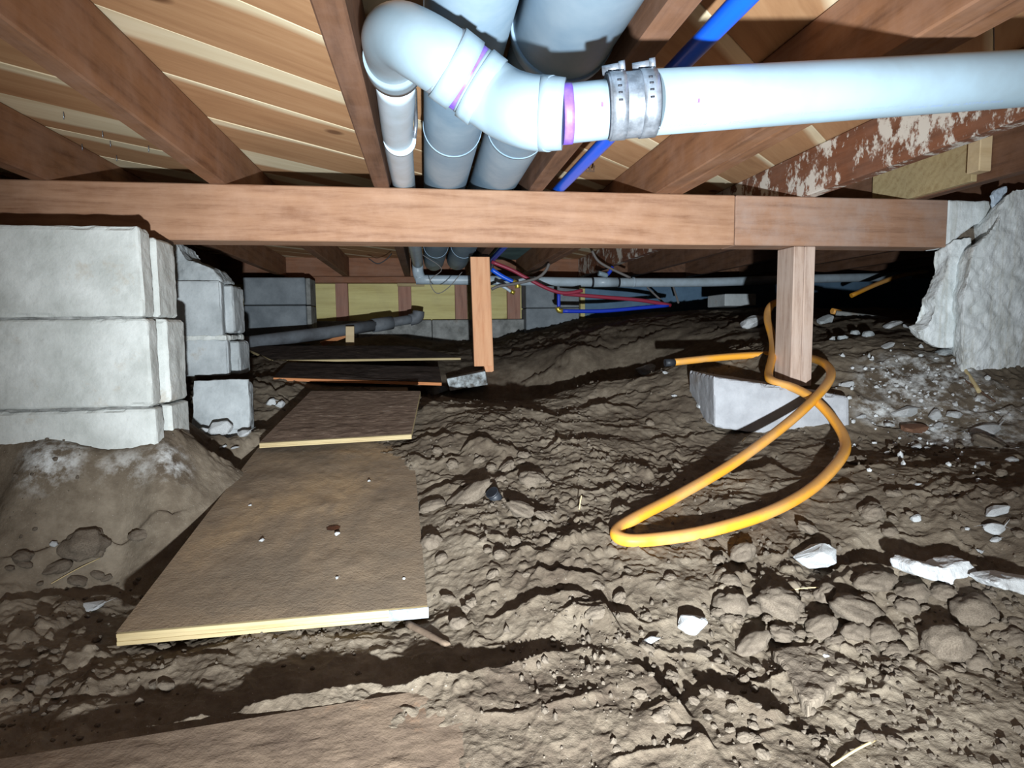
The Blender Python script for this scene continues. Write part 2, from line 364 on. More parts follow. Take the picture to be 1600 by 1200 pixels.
def stone(name, a, b, s=18, dirt=None, pit=.5, rough=.92, bump=.004, streak=None):
    m = NT(name, rough, .2); v = m.coord(off=True); f = m.noise(v, s, 8, .65); c_ = m.ramp(f, [(.35, b), (.65, a)])
    vo = m.n('ShaderNodeTexVoronoi'); vo.inputs['Scale'].default_value = s*7; m.l(v, vo.inputs['Vector'])
    c_ = m.mix(c_, b, m.math('MULTIPLY', m.ramp(vo.outputs['Distance'], [(.08, W4), (.2, K4)]), pit))
    if dirt: c_ = m.mix(c_, dirt[0], m.ramp(m.noise(v, dirt[1], 6, .7), [(dirt[2], K4), (dirt[2]+.12, W4)]))
    if streak:
        q = m.noise(m.coord((60, 60, 3), obj=False), 1, 4, .6); c_ = m.mix(c_, streak, m.ramp(q, [(.5, K4), (.75, (.6, .6, .6, 1))]))
    m.col(c_); m.bump(m.math('ADD', f, m.math('MULTIPLY', m.noise(v, s*12, 3, .7), .5)), .6, bump); return m.m
def plain(name, col_, rough=.4, spec=.5, metal=0, var=None, sc=20, bump=0):
    m = NT(name, rough, spec, metal)
    if var: f = m.noise(m.coord(off=True), sc, 5, .65); m.col(m.ramp(f, [(.4, col_), (.68, var)])); 
    else: m.col(col_)
    if bump: m.bump(m.noise(m.coord(), sc*6, 3), .4, bump)
    return m.m
# earth
def earth():
    m = NT('dry_earth', .97, .12); v = m.coord(obj=False); n1 = m.noise(v, 3.2, 5, .6); n2 = m.noise(v, 30, 6, .7); n3 = m.noise(v, 260, 3, .7)
    c_ = m.ramp(m.math('ADD', m.math('MULTIPLY', n1, .6), m.math('MULTIPLY', n2, .4)), [(.36, lin(78, 68, 58)), (.5, lin(104, 94, 81)), (.66, lin(134, 124, 109))])
    c_ = m.mix(c_, lin(206, 198, 186), m.math('MULTIPLY', m.ramp(n3, [(.66, K4), (.74, W4)]), .5))
    # spilled white mortar powder, lying in two or three places
    pw = []
    for p, r in ((at(1440, 585, 1.57), .2), (at(1525, 622, 1.45), .15), (at(1460, 650, 1.42), .12), (at(1380, 630, 1.5), .09), (at(1550, 680, 1.32), .12), (at(180, 712, 1.33), .10), (at(60, 705, 1.35), .10), (at(290, 700, 1.4), .09)):
        d = m.n('ShaderNodeVectorMath', operation='DISTANCE'); m.l(v, d.inputs[0]); d.inputs[1].default_value = tuple(p); pw.append(m.math('SUBTRACT', 1, m.math('DIVIDE', d.outputs['Value'], r)))
    f = pw[0]
    for q in pw[1:]: f = m.math('MAXIMUM', f, q)
    f = m.math('MULTIPLY', m.ramp(f, [(0, K4), (.6, W4)]), m.ramp(m.math('ADD', m.math('MULTIPLY', n2, .6), m.math('MULTIPLY', m.noise(v, 11, 4, .7), .4)), [(.46, K4), (.60, W4)]))
    c_ = m.mix(c_, lin(214, 218, 218), f)
    m.col(c_); m.bump(m.math('ADD', n2, m.math('MULTIPLY', n3, .6)), .55, .004); return m.m
M = dict(
 earth=earth(),
 clod=stone('earth_clod', lin(130, 119, 105), lin(96, 86, 75), 14, None, .2),
 joist=wood('red_brown_joist_wood', lin(150, 108, 78), lin(88, 58, 40), 'y', 1, None, .22, lin(160, 128, 110)),
 joist2=wood('dark_joist_wood', lin(122, 88, 66), lin(66, 46, 36), 'y', 1, None, .2, lin(140, 112, 98)),
 joistp=wood('plaster_spattered_joist_wood', lin(132, 86, 62), lin(82, 52, 38), 'y', 1, None, .1, stain=(lin(206, 200, 190), 22, (1, 1.1, .75))),
 beam=wood('pale_red_beam_wood', lin(172, 134, 106), lin(110, 72, 50), 'x', 1.1, .35, .16, lin(190, 158, 136)),
 beam2=wood('weathered_beam_wood', lin(166, 130, 106), lin(112, 80, 62), 'x', 1.1, .35, .3, lin(164, 146, 136)),
 brown=wood('brown_board_wood', lin(190, 146, 104), lin(146, 100, 66), 'x', .9, .25, .12, lin(180, 150, 120)),
 cream=wood('cream_sapwood', lin(216, 196, 158), lin(184, 158, 118), 'x', .8, None, .1),
 post=wood('weathered_post_wood', lin(196, 174, 158), lin(132, 104, 88), 'z', 1.6, None, .2, lin(190, 175, 165)),
 fir=wood('fresh_fir_wood', lin(236, 182, 140), lin(204, 136, 96), 'z', 1.2, .5, .05),
 ply=wood('yellow_treated_plywood', lin(222, 214, 152), lin(176, 160, 100), 'x', .5, .22, .08),
 stud=wood('pinkish_stud_wood', lin(176, 134, 116), lin(128, 92, 80), 'z', 1, None, .15),
 plate=wood('red_sill_wood', lin(150, 106, 80), lin(106, 70, 52), 'x', 1, None, .12),
 edge=wood('pale_plywood_edge', lin(188, 172, 132), lin(146, 124, 86), 'x', 1.5, None, .05),
 edgeo=wood('orange_plywood_edge', lin(206, 140, 90), lin(150, 92, 56), 'x', 1.5, None, .05),
 block=stone('grey_concrete_block', lin(206, 210, 207), lin(176, 180, 176), 9, (lin(172, 162, 146), 5, .56), .25),
 block2=stone('blue_grey_concrete_block', lin(178, 184, 186), lin(140, 146, 148), 8, (lin(150, 140, 126), 4, .62), .25),
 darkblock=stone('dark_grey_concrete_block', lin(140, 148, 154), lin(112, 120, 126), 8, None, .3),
 padc=stone('grey_pad_concrete', lin(168, 170, 174), lin(146, 148, 152), 14, (lin(132, 124, 116), 6, .6), .2),
 grit=stone('earth_grit', lin(104, 95, 84), lin(80, 72, 63), 20, None, .1),
 footing=stone('grey_footing_concrete', lin(160, 162, 160), lin(110, 112, 110), 14, (lin(120, 108, 96), 5, .6), .4),
 white=stone('pale_broken_concrete', lin(206, 210, 212), lin(166, 168, 168), 22, (lin(150, 140, 130), 7, .64), .3),
 found=stone('pale_poured_concrete', lin(232, 238, 240), lin(204, 210, 210), 12, (lin(190, 188, 174), 4, .6), .3, streak=lin(170, 166, 150)),
 pvc=plain('white_pvc', lin(128, 148, 160), .36, .35, 0, lin(120, 136, 145), 9),
 pvcold=plain('dull_white_pvc', lin(176, 192, 204), .35, .4, 0, lin(160, 174, 182), 14),
 purple=plain('purple_primer', lin(100, 70, 168), .45, .3, 0, lin(118, 92, 176), 60),
 steel=plain('brushed_steel', lin(160, 168, 178), .34, .5, .7, lin(110, 116, 124), 60),
 rubber=plain('black_rubber', lin(36, 38, 44), .6, .3),
 duct=plain('galvanised_duct_metal', lin(126, 152, 172), .55, .4, .25, lin(156, 176, 190), 5),
 seam=plain('duct_seam', lin(196, 204, 206), .6, .3),
 pexb=plain('blue_pex', lin(18, 92, 226), .35, .5),
 pexd=plain('deep_blue_pex', lin(30, 60, 190), .4, .4),
 pexr=plain('red_pex', lin(150, 52, 72), .4, .4),
 brass=plain('brass', lin(200, 180, 80), .35, .5, .7),
 blue=plain('blue_foam_board', lin(104, 134, 160), .8, .2, 0, lin(84, 110, 134), 5),
 abs=plain('dusty_grey_pipe', lin(112, 118, 124), .6, .3, 0, lin(84, 86, 90), 8),
 cable=plain('grey_cable', lin(110, 106, 104), .6, .3),
 ink=plain('blue_grey_ink', lin(126, 146, 180), .6, .2),
 black=plain('black_plastic', lin(40, 44, 50), .5, .4),
 twig=plain('dry_straw', lin(190, 172, 130), .8, .2), root=plain('dark_root', lin(90, 72, 60), .9, .1),
 teal=plain('teal_painted_board', lin(110, 140, 142), .8, .2, 0, lin(84, 110, 112), 6),
 plastic=plain('pale_blue_plastic_film', lin(196, 212, 228), .35, .5),
)
def hose_mat():
    m = NT('yellow_hose_rubber', .5, .3); v = m.coord(obj=False); n = m.noise(v, 7, 4, .6); f = m.noise(v, 130, 3, .7)
    up = m.n('ShaderNodeNewGeometry'); sp = m.n('ShaderNodeSeparateXYZ'); m.l(up.outputs['Normal'], sp.inputs[0])
    c_ = m.ramp(n, [(.42, lin(226, 156, 44)), (.66, lin(200, 154, 98))])
    c_ = m.mix(c_, lin(150, 112, 74), m.math('MULTIPLY', m.ramp(m.math('ADD', sp.outputs['Z'], m.math('MULTIPLY', f, .35)), [(.55, K4), (1.0, W4)]), .75))
    m.col(c_); return m.m
M['hose'] = hose_mat()
def dusty_ply():
    m = NT('dusty_plywood', .9, .2); v = m.coord(obj=False); a = m.noise(v, 3.2, 5, .6, .6); b = m.noise(v, 24, 6, .7); d = m.noise(v, 170, 3, .7)
    c_ = m.ramp(a, [(.36, lin(152, 130, 102)), (.5, lin(132, 115, 95)), (.64, lin(114, 101, 86))]); c_ = m.mix(c_, lin(108, 95, 81), m.ramp(b, [(.5, K4), (.72, (.7, .7, .7, 1))]))
    m.col(c_); m.bump(m.math('ADD', b, m.math('MULTIPLY', d, .5)), .6, .004); return m.m
M['dusty'] = dusty_ply()
M['buried'] = stone('dirt_covered_board', lin(118, 102, 86), lin(92, 78, 66), 12, (lin(134, 104, 80), 5, .6), .15)
def dark_dusty():
    m = NT('dirt_caked_board', .95, .15); v = m.coord((1, 3, 1), obj=False); b = m.noise(v, 20, 7, .75)
    m.col(m.ramp(b, [(.35, lin(82, 66, 56)), (.6, lin(122, 104, 90)), (.72, lin(170, 160, 148))])); m.bump(b, .9, .008); return m.m
M['caked'] = dark_dusty()
M['cakeddark'] = stone('dark_caked_board', lin(84, 74, 68), lin(52, 44, 40), 16)

# ================================================================== STRUCTURE
# ---- ground: a fan of cells, fine near the camera
def build_ground():
    th = np.radians(np.concatenate([np.linspace(-80, -38, 60, endpoint=False), np.linspace(-38, 55, 900, endpoint=False), np.linspace(55, 84, 40)]))
    rr = np.concatenate([np.linspace(.22, .55, 24, endpoint=False), .55*np.exp(np.linspace(0, math.log(2.4/.55), 640, endpoint=False)), 2.4*np.exp(np.linspace(0, math.log(6.2/2.4), 130))])
    R, T = np.meshgrid(rr, th, indexing='ij'); x = (R*np.sin(T)).ravel(); y = (R*np.cos(T)).ravel()
    z = height(x, y); n, m = R.shape; i = np.arange((n-1)*m).reshape(n-1, m)[:, :-1].ravel()
    Fc = np.stack([i, i+1, i+m+1, i+m], 1)[:, ::-1]
    me = mesh_np('floor', np.stack([x, y, z], 1), Fc); o = link('floor', me, M['earth']); tag(o, 'bare lumpy brown earth floor of the crawl space', None, None, 'structure'); return o
build_ground()

# ---- subfloor overhead: diagonal boards on joists
ZB, ZJ, JH, JT = .239, .379, .130, .040        # beam bottom, joist bottom, joist height, thickness
ceil = empty('ceiling', (0, 0, ZJ+JH), 'diagonal subfloor boards over the joists', None, None, 'structure')
rnd = random.Random(4)
bw = .18; k = 0; t = -3.573; ang = math.radians(43)
while t < 4.6:
    # clip the diagonal strip to the room: 45 degree strip, offset t, half length chosen by the room
    L0, L1 = (-3.2-0)/math.cos(ang), 7.0
    u0, u1 = -3.4, 6.6
    dx, dy = math.cos(ang), math.sin(ang); nx, ny = -dy, dx
    def inside(u):
        X, Y = dx*u+nx*t, dy*u+ny*t; return -3.2 < X < 4.7 and -1.2 < Y < 4.5
    us = [u for u in np.linspace(-5, 8, 400) if inside(u)]
    if us:
        a, b = us[0], us[-1]
        rb = rnd.random(); cw = .004+.042*rnd.random() if rb < .8 else .085
        cw = {26: .055, 27: .012, 28: .014, 29: .10, 25: .02, 24: .05}.get(round((t+3.573)/bw), cw)
        me = box_me(-(b-a)/2, (b-a)/2, 0, bw-.0015, 0, .018, .001); z = ZJ+JH+rnd.uniform(0, .0015)
        o = link('subfloor_board', me, M['brown']); o.location = (dx*(a+b)/2+nx*t, dy*(a+b)/2+ny*t, z); o.rotation_euler = (0, 0, ang); adopt(o, ceil)
        o['sap'] = cw
        k += 1
    t += bw
# heart/sap material for the boards: cream sapwood runs along one edge of each board
def board_mat():
    m = NT('subfloor_board_wood', .75, .25); tc = m.n('ShaderNodeTexCoord'); sp = m.n('ShaderNodeSeparateXYZ'); m.l(tc.outputs['Object'], sp.inputs[0])
    v = m.coord((1.1, 13, 13), off=True); g = m.noise(v, 1.6, 6, .62, 1.2); fine = m.noise(v, 9, 4, .7); sl = m.noise(m.coord((.9, 1, 1), off=True), 1.5, 2, .5)
    at_ = m.n('ShaderNodeAttribute', attribute_type='OBJECT', attribute_name='sap')
    edge = m.math('SUBTRACT', m.math('ADD', at_.outputs['Fac'], m.math('MULTIPLY', m.math('SUBTRACT', sl, .5), .12)), sp.outputs['Y'])
    f = m.ramp(m.math('ADD', m.math('MULTIPLY', edge, 60), .5), [(0, K4), (1, W4)])
    heart = m.ramp(m.math('ADD', m.math('MULTIPLY', g, .7), m.math('MULTIPLY', fine, .3)), [(.28, lin(160, 118, 84)), (.5, lin(180, 138, 100)), (.72, lin(194, 154, 116))])
    sap = m.ramp(g, [(.25, lin(216, 196, 158)), (.6, lin(232, 218, 186))])
    c_ = m.mix(heart, sap, f)
    kv = m.coord((2.6, 4.4, 4), off=True); vo = m.n('ShaderNodeTexVoronoi'); vo.inputs['Scale'].default_value = 1.0; m.l(kv, vo.inputs['Vector'])
    c_ = m.mix(c_, lin(96, 62, 40), m.math('MULTIPLY', m.ramp(vo.outputs['Distance'], [(.055, W4), (.09, K4)]), .8))
    m.col(c_); m.bump(g, .25, .001); return m.m
BM = board_mat()
for o in ceil.children: o.data.materials.clear(); o.data.materials.append(BM)

# ---- back wall
YW = 4.25
def X_(px, Y=YW): return float(at(px, 480, Y)[0])
wb = empty('wall_back', (0, YW, 0), 'cripple wall of yellow plywood and studs on a concrete curb, blue board to the right', None, None, 'structure')
adopt(tag(box('rim_joist', -3.2, X_(905), YW-.02, YW+.02, ZJ, ZJ+JH, M['plate']), None), wb)
for a, b in ((X_(905), 4.8),): box('rim_joist', a, b, YW-.02, YW+.02, ZJ, ZJ+JH, M['joist2'], wb)
box('sill_plate', -3.2, X_(820), YW-.075, YW+.02, .338, ZJ-.001, M['plate'], wb)
for i, (a, b) in enumerate(((-60, 300), (300, 366), (366, 392), (400, 526), (545, 623), (643, 711), (730, 792), (812, 830))):
    box('plywood_panel', X_(a), X_(b), YW, YW+.012, .085, .337, M['ply'], wb)
for a, b in ((392, 400), (526, 545), (623, 643), (711, 730), (792, 812)):
    box('stud', X_(a), X_(b), YW-.035, YW, .085, .337, M['stud'], wb)
box('blocking', X_(622), X_(664), YW-.05, YW-.036, .315, .336, M['edge'], wb)
xs = [X_(q) for q in (-60, 150, 290, 420, 560, 674, 820)]
for a, b in zip(xs[:-1], xs[1:]):
    o = box('curb_block', a+.002, b-.002, YW-.10, YW+.05, -.25, .084, M['footing'], wb, .004)
for a, b, z0, z1 in ((822, 905, .16, .345), (822, 905, -.04, .155), (822, 905, -.25, -.045)):
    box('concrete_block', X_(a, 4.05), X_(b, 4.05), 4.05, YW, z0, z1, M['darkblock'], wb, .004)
for a, b in ((908, 1010), (1010, 1110), (1110, 1260), (1260, 1500), (1500, 1900)):
    box('foam_board', X_(a), X_(b), YW, YW+.03, -.2, ZJ, M['blue'], wb)
box('stud', X_(905), X_(912), YW-.04, YW, .02, .34, M['ply'], wb)
wl = box('wall_left', -3.3, -3.2, -1.2, YW+.1, -.6, ZJ+JH+.02, M['footing']); tag(wl, 'grey concrete foundation wall far off to the left', None, None, 'structure')
wr = box('wall_right', 4.8, 4.9, -1.2, YW+.1, -.6, ZJ+JH+.02, M['footing']); tag(wr, 'dark concrete foundation wall far off to the right', None, None, 'structure')

# ================================================================== TIMBER
def joist(x, mat, label, y0=-1.1, y1=YW-.03, th=JT, group=None, cat='joist'):
    o = box('floor_joist', x, x+th, y0, y1, ZJ+.0005, ZJ+JH-.0005, mat, None, .003); return tag(o, label, cat, group)
J0, JS = -.527, .4064
joist(J0-JS, M['joist'], 'floor joist at the far left, ending over the grey block pier')
joist(J0, M['joist'], 'broad reddish brown floor joist slanting from the top left corner to the beam')
joist(J0+JS, M['joist2'], 'dark stained floor joist left of the white drain pipe')
joist(J0+2*JS+.005, M['joist2'], 'floor joist between the grey ducts and the blue water pipe')
joist(.650, M['joist'], 'left half of the doubled floor joist right of the blue water pipe')
joist(.692, M['joist'], 'right half of the doubled floor joist right of the blue water pipe')
joist(1.098, M['joistp'], 'floor joist spattered with white plaster above the wooden post')
joist(1.462, M['joist2'], 'dark floor joist with the pale plywood scrap on its side')
joist(1.90, M['joist2'], 'dark floor joist over the right foundation')
for k, lab in ((-2, 'floor joist outside the left edge of the frame'), (-3, 'far left floor joist in the dark beyond the block pier')): joist(J0+k*JS, M['joist2'], lab)
for k, nm in ((7, 'first'), (8, 'second'), (9, 'third'), (10, 'fourth')): joist(J0+k*JS, M['joist2'], 'dark floor joist, %s to the right beyond the one over the right foundation' % nm, 0.3, group='dark joists on the far right')
xj = float(at(1149, 345, 1.64)[0]); xe = float(at(1481, 345, 1.64)[0])
BY0, BY1 = 1.64, 1.729
tag(box('support_beam', -2.6, xj-.001, BY0, BY1, ZB, ZJ, M['beam'], None, .003), 'long pale reddish wooden beam carrying the joists, left of the butt joint', 'beam')
tag(box('support_beam', xj+.001, xe, BY0, BY1, ZB, ZJ, M['beam2'], None, .003), 'shorter weathered wooden beam over the post, between butt joint and right foundation', 'beam')
tag(box('plywood_scrap', 1.444, 1.461, 1.44, 1.80, ZJ+.003, ZJ+JH-.01, M['edge'], None, .001), 'pale cream plywood scrap fixed to a joist side above the beam at right', 'board')
b_ = box('corner_block', 1.425, 1.461, 1.40, 1.438, ZJ+.02, ZJ+JH-.005, M['cream']); tag(b_, 'small pale wooden block at the near end of the plywood scrap', 'block')
tag(box('teal_board', X_(768, 3.9), X_(850, 3.9), 3.4, 4.2, ZJ+JH-.012, ZJ+JH-.002, M['teal'], None, .001), 'teal painted board under the subfloor beyond the leaning post', 'board')

# post on its pad
po = empty('support_post', (1.09, 1.66, -.18), 'weathered doubled wooden post holding the beam, yellow hose looped round it', 'post')
xl = float(at(1240, 450, 1.64)[0])
for a, b in ((0, .0335), (.0345, .068)): box('post_board', xl+a, xl+b, 1.642, 1.727, -.172, ZB-.001, M['post'], po, .002)
pf = [at(1115, 588, 1.585), at(1328, 620, 1.50), at(1327, 700, 1.50), at(1117, 668, 1.585)]
pad = hexa('pad', [tuple(p) for p in pf]+[tuple(p+np.array([.05, .27, 0])) for p in pf], M['padc'], None, .003); pad.name = 'concrete_pad'
roughen(pad, .007, .0009, .03, 3, .006); tag(pad, 'pale grey concrete pad half buried under the wooden post', 'pad')

# leaning far post
lp = empty('leaning_post', tuple(at(760, 585, 2.8)), 'fresh orange fir post leaning slightly beyond the beam', 'post')
def slanted(name, pa, pb, wx, wy, mat, parent):
    a, b = np.array(pa), np.array(pb)
    q = [(-1, -1), (1, -1), (1, 1), (-1, 1)]
    return hexa(name, [tuple(a+np.array([s*wx/2, t_*wy/2, 0])) for s, t_ in q]+[tuple(b+np.array([s*wx/2, t_*wy/2, 0])) for s, t_ in q], mat, parent, .0015)
slanted('post_board', at(755, 572, 2.80), at(749, 402, 2.80), .086, .038, M['fir'], lp)
slanted('post_board', at(763, 588, 2.84), at(756, 402, 2.84), .050, .038, M['fir'], lp)
pb_ = hexa('painted_block', [tuple(at(698, 592, 2.55)), tuple(at(758, 580, 2.55)), tuple(at(762, 601, 2.55)), tuple(at(703, 611, 2.55))]+[tuple(at(698, 590, 2.70)), tuple(at(758, 577, 2.70)), tuple(at(762, 597, 2.70)), tuple(at(703, 607, 2.70))],
      stone('flaking_grey_paint', lin(190, 200, 204), lin(80, 78, 74), 26, (lin(90, 84, 78), 16, .52)), None, .002); tag(pb_, 'wood block with flaking grey paint beside the foot of the leaning post', 'block')
tag(hexa('wood_wedge', [tuple(p) for p in (at(742, 588, 2.75), at(790, 592, 2.75), at(790, 606, 2.75), at(742, 604, 2.75), at(742, 586, 2.95), at(790, 590, 2.95), at(790, 603, 2.95), at(742, 601, 2.95))], M['cakeddark'], None, .002), 'dark wood block that the leaning post stands on', 'block')

# ================================================================== CONCRETE
def cmu(name, x0, x1, y0, y1, z0, z1, mat, parent, seed, groove=True, voxel=.008, chip=.004):
    """concrete block with the shallow flute near its end"""
    o = box(name, x0, x1, y0, y1, z0, z1, mat, None, .004)
    roughen(o, voxel, .0011, .03, seed, chip)
    adopt(o, parent); return o
p1 = empty('block_pier', (-.8, 1.5, -.28), 'near pier of three stacked grey concrete blocks under the left end of the beam', 'pier')
xa = float(at(222, 440, 1.42)[0])
zs = [ZB-.002, .040, -.158, -.40]
for i in range(3):
    z1, z0 = zs[i]-.002, zs[i+1]+.002
    cmu('concrete_block', xa-.80, xa-.40, 1.425, 1.62, z0, z1, M['block'], p1, 10+i)
    cmu('concrete_block', xa-.395, xa+.003*i, 1.42+.004*i, 1.475, z0, z1, M['block'], p1, 20+i, voxel=.006)
    cmu('concrete_block', xa-.395, xa-.022+.003*i, 1.47, 1.50, z0, z1, M['block'], p1, 30+i)
    cmu('concrete_block', xa-.395, xa+.002+.012*(i > 0), 1.495, 1.60, z0, z1-(.012 if i == 0 else 0), M['block'], p1, 40+i, voxel=.006)
for i in (1, 2): adopt(roughen(box('mortar_joint', xa-.80, xa-.006, 1.428, 1.59, zs[i]-.004, zs[i]+.004, M['footing']), .006, .003, .02, 60+i), p1)
#sk = outline('mortar_skirt', [(-60, 640), (120, 650), (232, 640), (262, 640), (272, 668), (330, 700), (340, 740), (-60, 790)], 1.44, 1.62, M['clod'], .008, .006, .06, 8, p1)
p2 = empty('second_block_pier', (-.75, 2.05, -.16), 'second grey block pier behind the near one, its top broken', 'pier')
def X2(px): return float(at(px, 480, 2.0)[0])
def Z2(py, Y=2.0): return float(at(315, py, Y)[2])
for i, (a, b) in enumerate(((438, 526), (530, 588))):
    cmu('concrete_block', X2(200), X2(346+i*6), 2.0, 2.03, Z2(b), Z2(a), M['block2'], p2, 70+i, voxel=.006)
    cmu('concrete_block', X2(200), X2(340+i*6), 2.02, 2.08, Z2(b), Z2(a), M['block2'], p2, 75+i)
    cmu('concrete_block', X2(200), X2(354+i*6), 2.07, 2.19, Z2(b)+.01*(i == 0), Z2(a)-.008, M['block2'], p2, 80+i, voxel=.006)
adopt(roughen(box('mortar_joint', X2(200), X2(352), 1.998, 2.18, Z2(532), Z2(524), M['block']), .006, .004, .02, 62), p2)
outline('broken_block', [(235, 378), (277, 380), (280, 392), (292, 406), (314, 412), (332, 420), (340, 432), (346, 440), (300, 440), (262, 441), (235, 441)], 2.02, 2.16, M['block2'], .006, .004, .03, 5, p2)
hb = outline('loose_concrete_block', [(302, 594), (388, 592), (391, 640), (390, 720), (345, 725), (300, 720), (299, 642)], 1.86, 1.94, M['block2'], .006, .0022, .03, 15, None, .12); tag(hb, 'loose grey half block standing in the pit below the second pier', 'concrete block')
fp = empty('far_block_pier', (float(at(430, 500, 3.7)[0]), 3.75, -.1), 'dark grey pier of two blocks standing far back near the yellow plywood wall', 'pier')
for a, b in ((433, 476), (477, 530)):
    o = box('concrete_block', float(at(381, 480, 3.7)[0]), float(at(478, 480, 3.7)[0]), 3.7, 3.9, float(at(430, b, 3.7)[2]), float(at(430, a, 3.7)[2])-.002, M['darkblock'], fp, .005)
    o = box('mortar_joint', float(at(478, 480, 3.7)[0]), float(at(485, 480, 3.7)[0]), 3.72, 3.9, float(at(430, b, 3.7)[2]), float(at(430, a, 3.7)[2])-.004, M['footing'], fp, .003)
# right foundation
rf = empty('right_foundation', (1.75, 1.6, -.1), 'pale rough poured concrete foundation at the right edge carrying the beam end', 'foundation')
outline('broken_slab', [(1483, 380), (1493, 372), (1520, 372), (1508, 400), (1502, 440), (1495, 470), (1491, 505), (1490, 545), (1466, 545), (1440, 530), (1436, 518), (1452, 508), (1463, 488), (1459, 468), (1470, 445), (1480, 420), (1486, 398)], 1.63, 1.68, M['found'], .005, .0028, .025, 21, rf, .12)
outline('concrete_mass', [(1503, 600), (1504, 470), (1511, 440), (1517, 405), (1522, 385), (1545, 366), (1562, 358), (1563, 330), (1570, 308), (1588, 294), (1640, 286), (1800, 286), (1800, 620), (1600, 620)], 1.56, 1.70, M['found'], .006, .0045, .035, 22, rf, .40)
outline('mortar_bed', [(1482, 312), (1556, 314), (1560, 344), (1540, 347), (1522, 352), (1504, 366), (1486, 386), (1481, 386)], 1.645, 1.74, M['found'], .006, .002, .04, 23, rf)
outline('mortar_bed', [(1500, 372), (1506, 360), (1524, 356), (1540, 351), (1552, 352), (1558, 362), (1530, 384), (1508, 384)], 1.66, 1.74, M['clod'], .006, .005, .03, 24, rf)
pl = outline('plastic_scrap', [(1556, 296), (1574, 290), (1575, 300), (1564, 318), (1557, 342), (1553, 322), (1551, 304)], 1.60, 1.612, M['plastic'], .004, .002, .02, 9); tag(pl, 'crumpled scrap of pale plastic film by the beam end', 'plastic')

# ================================================================== BOARDS ON THE GROUND
def plank(name, tl, tr, br, bl, th, mat, edgemat, label, seed=0, dust=True, plies=3):
    """four top corners (world), thickness th: dusty top panel, and a pale ply edge of layered plies at the front"""
    e = empty(name, tuple((np.array(bl)+np.array(br))/2-np.array([0, 0, th])), label, 'board')
    d = np.array([0, 0, -th]); P = [np.array(q) for q in (tl, tr, br, bl)]
    # fine top with relief
    n, m = 110, 80; a = np.linspace(0, 1, n); b = np.linspace(0, 1, m); A, B = np.meshgrid(a, b, indexing='ij'); A, B = A.ravel(), B.ravel()
    V = (P[0]*((1-A)*(1-B))[:, None]+P[1]*((1-A)*B)[:, None]+P[2]*(A*B)[:, None]+P[3]*(A*(1-B))[:, None])
    ed = np.minimum(np.minimum(A, 1-A)*n/6, np.minimum(B, 1-B)*m/6).clip(0, 1)
    if dust: V[:, 2] += (.003*np.clip(fbm(V, .08, 4, seed), 0, 1)+.0008*fbm(V, .012, 3, seed+4)+domes(V[:, 0], V[:, 1], .03, seed+9, .25, .08, .22)*.5)*ed
    V[:, 2] += .0024
    i = np.arange((n-1)*m).reshape(n-1, m)[:, :-1].ravel(); Fc = np.stack([i, i+1, i+m+1, i+m], 1)[:, ::-1]
    top = link('top_face', mesh_np('top_face', V, Fc), mat); adopt(top, e)
    for k in range(plies):
        s0, s1 = (k+.0)/plies+(.0004/th if k == 0 else 0), (k+1)/plies; ins = .0012 if k % 2 else 0
        q = [P[0], P[1], P[2]+np.array([0, ins, 0]), P[3]+np.array([0, ins, 0])]
        o = hexa('ply_layer', [tuple(v+d*s0) for v in q]+[tuple(v+d*s1) for v in q], edgemat, e, .0004)
    return e
PT = [at(476, 606, 2.42), at(637, 606, 2.42), at(668, 948, .965), at(181, 991, .945)]
big = plank('plywood_walkway', *PT, .019, M['dusty'], M['edge'], 'large dusty plywood sheet laid as a walkway across the dirt, left of centre', 3)
q0, q1 = PT[3], PT[2]; tapeA = q0+(q1-q0)*.865
tp = hexa('edge_tape', [tuple(v) for v in (tapeA+np.array([0, -.0015, -.0005]), q1+np.array([.0015, -.0015, -.0005]), q1+np.array([.0015, -.0015, -.0185]), tapeA+np.array([0, -.0015, -.0185]),
          tapeA+np.array([0, .002, -.0005]), q1+np.array([.0015, .002, -.0005]), q1+np.array([.0015, .002, -.0185]), tapeA+np.array([0, .002, -.0185]))], plain('grey_marks', lin(112, 120, 132), .6, .3, 0, lin(160, 164, 168), 40), big, 0); tp['label'] = 'grey stained end of the plywood edge'
plank('plywood_offcut', at(486, 612, 2.10), at(657, 612, 2.06), at(643, 679, 1.72), at(405, 693, 1.70), .013, M['caked'], M['edge'], 'smaller dirt-caked plywood offcut lying on the far end of the walkway', 13)
plank('far_board', at(376, 541, 3.15), at(640, 541, 3.15), at(720, 559, 2.85), at(425, 563, 2.85), .010, M['cakeddark'], M['edge'], 'dark far board with a pale front edge, the farthest on the ground', 23, plies=1)
plank('far_board', at(450, 567, 2.75), at(686, 574, 2.72), at(690, 598, 2.42), at(427, 590, 2.42), .012, M['cakeddark'], M['edgeo'], 'dark far board with a thin orange edge, just behind the walkway', 33, plies=2)
# buried near board
nb = [atz(-80, 1205, -.452), atz(745, 1069, -.452), atz(1010, 1215, -.452), atz(380, 1330, -.452)]
plank('buried_board', atz(-90, 1204, -.452), atz(790, 1060, -.468), atz(960, 1330, -.505), atz(100, 1420, -.475), .016, M['buried'], M['edgeo'], 'dusty reddish board buried in the dirt along the bottom edge of the picture', 43, plies=1)
sl = [atz(1208, 1014, -.450), atz(1292, 1003, -.452), atz(1341, 1040, -.456), atz(1262, 1104, -.456)]
sb = hexa('flat_slab', [tuple(v) for v in sl]+[tuple(v+np.array([0, 0, -.022])) for v in sl], M['clod']); roughen(sb, .0035, .0022, .02, 5); tag(sb, 'flat square slab of dried earth lying in the rubble at lower right', 'slab')

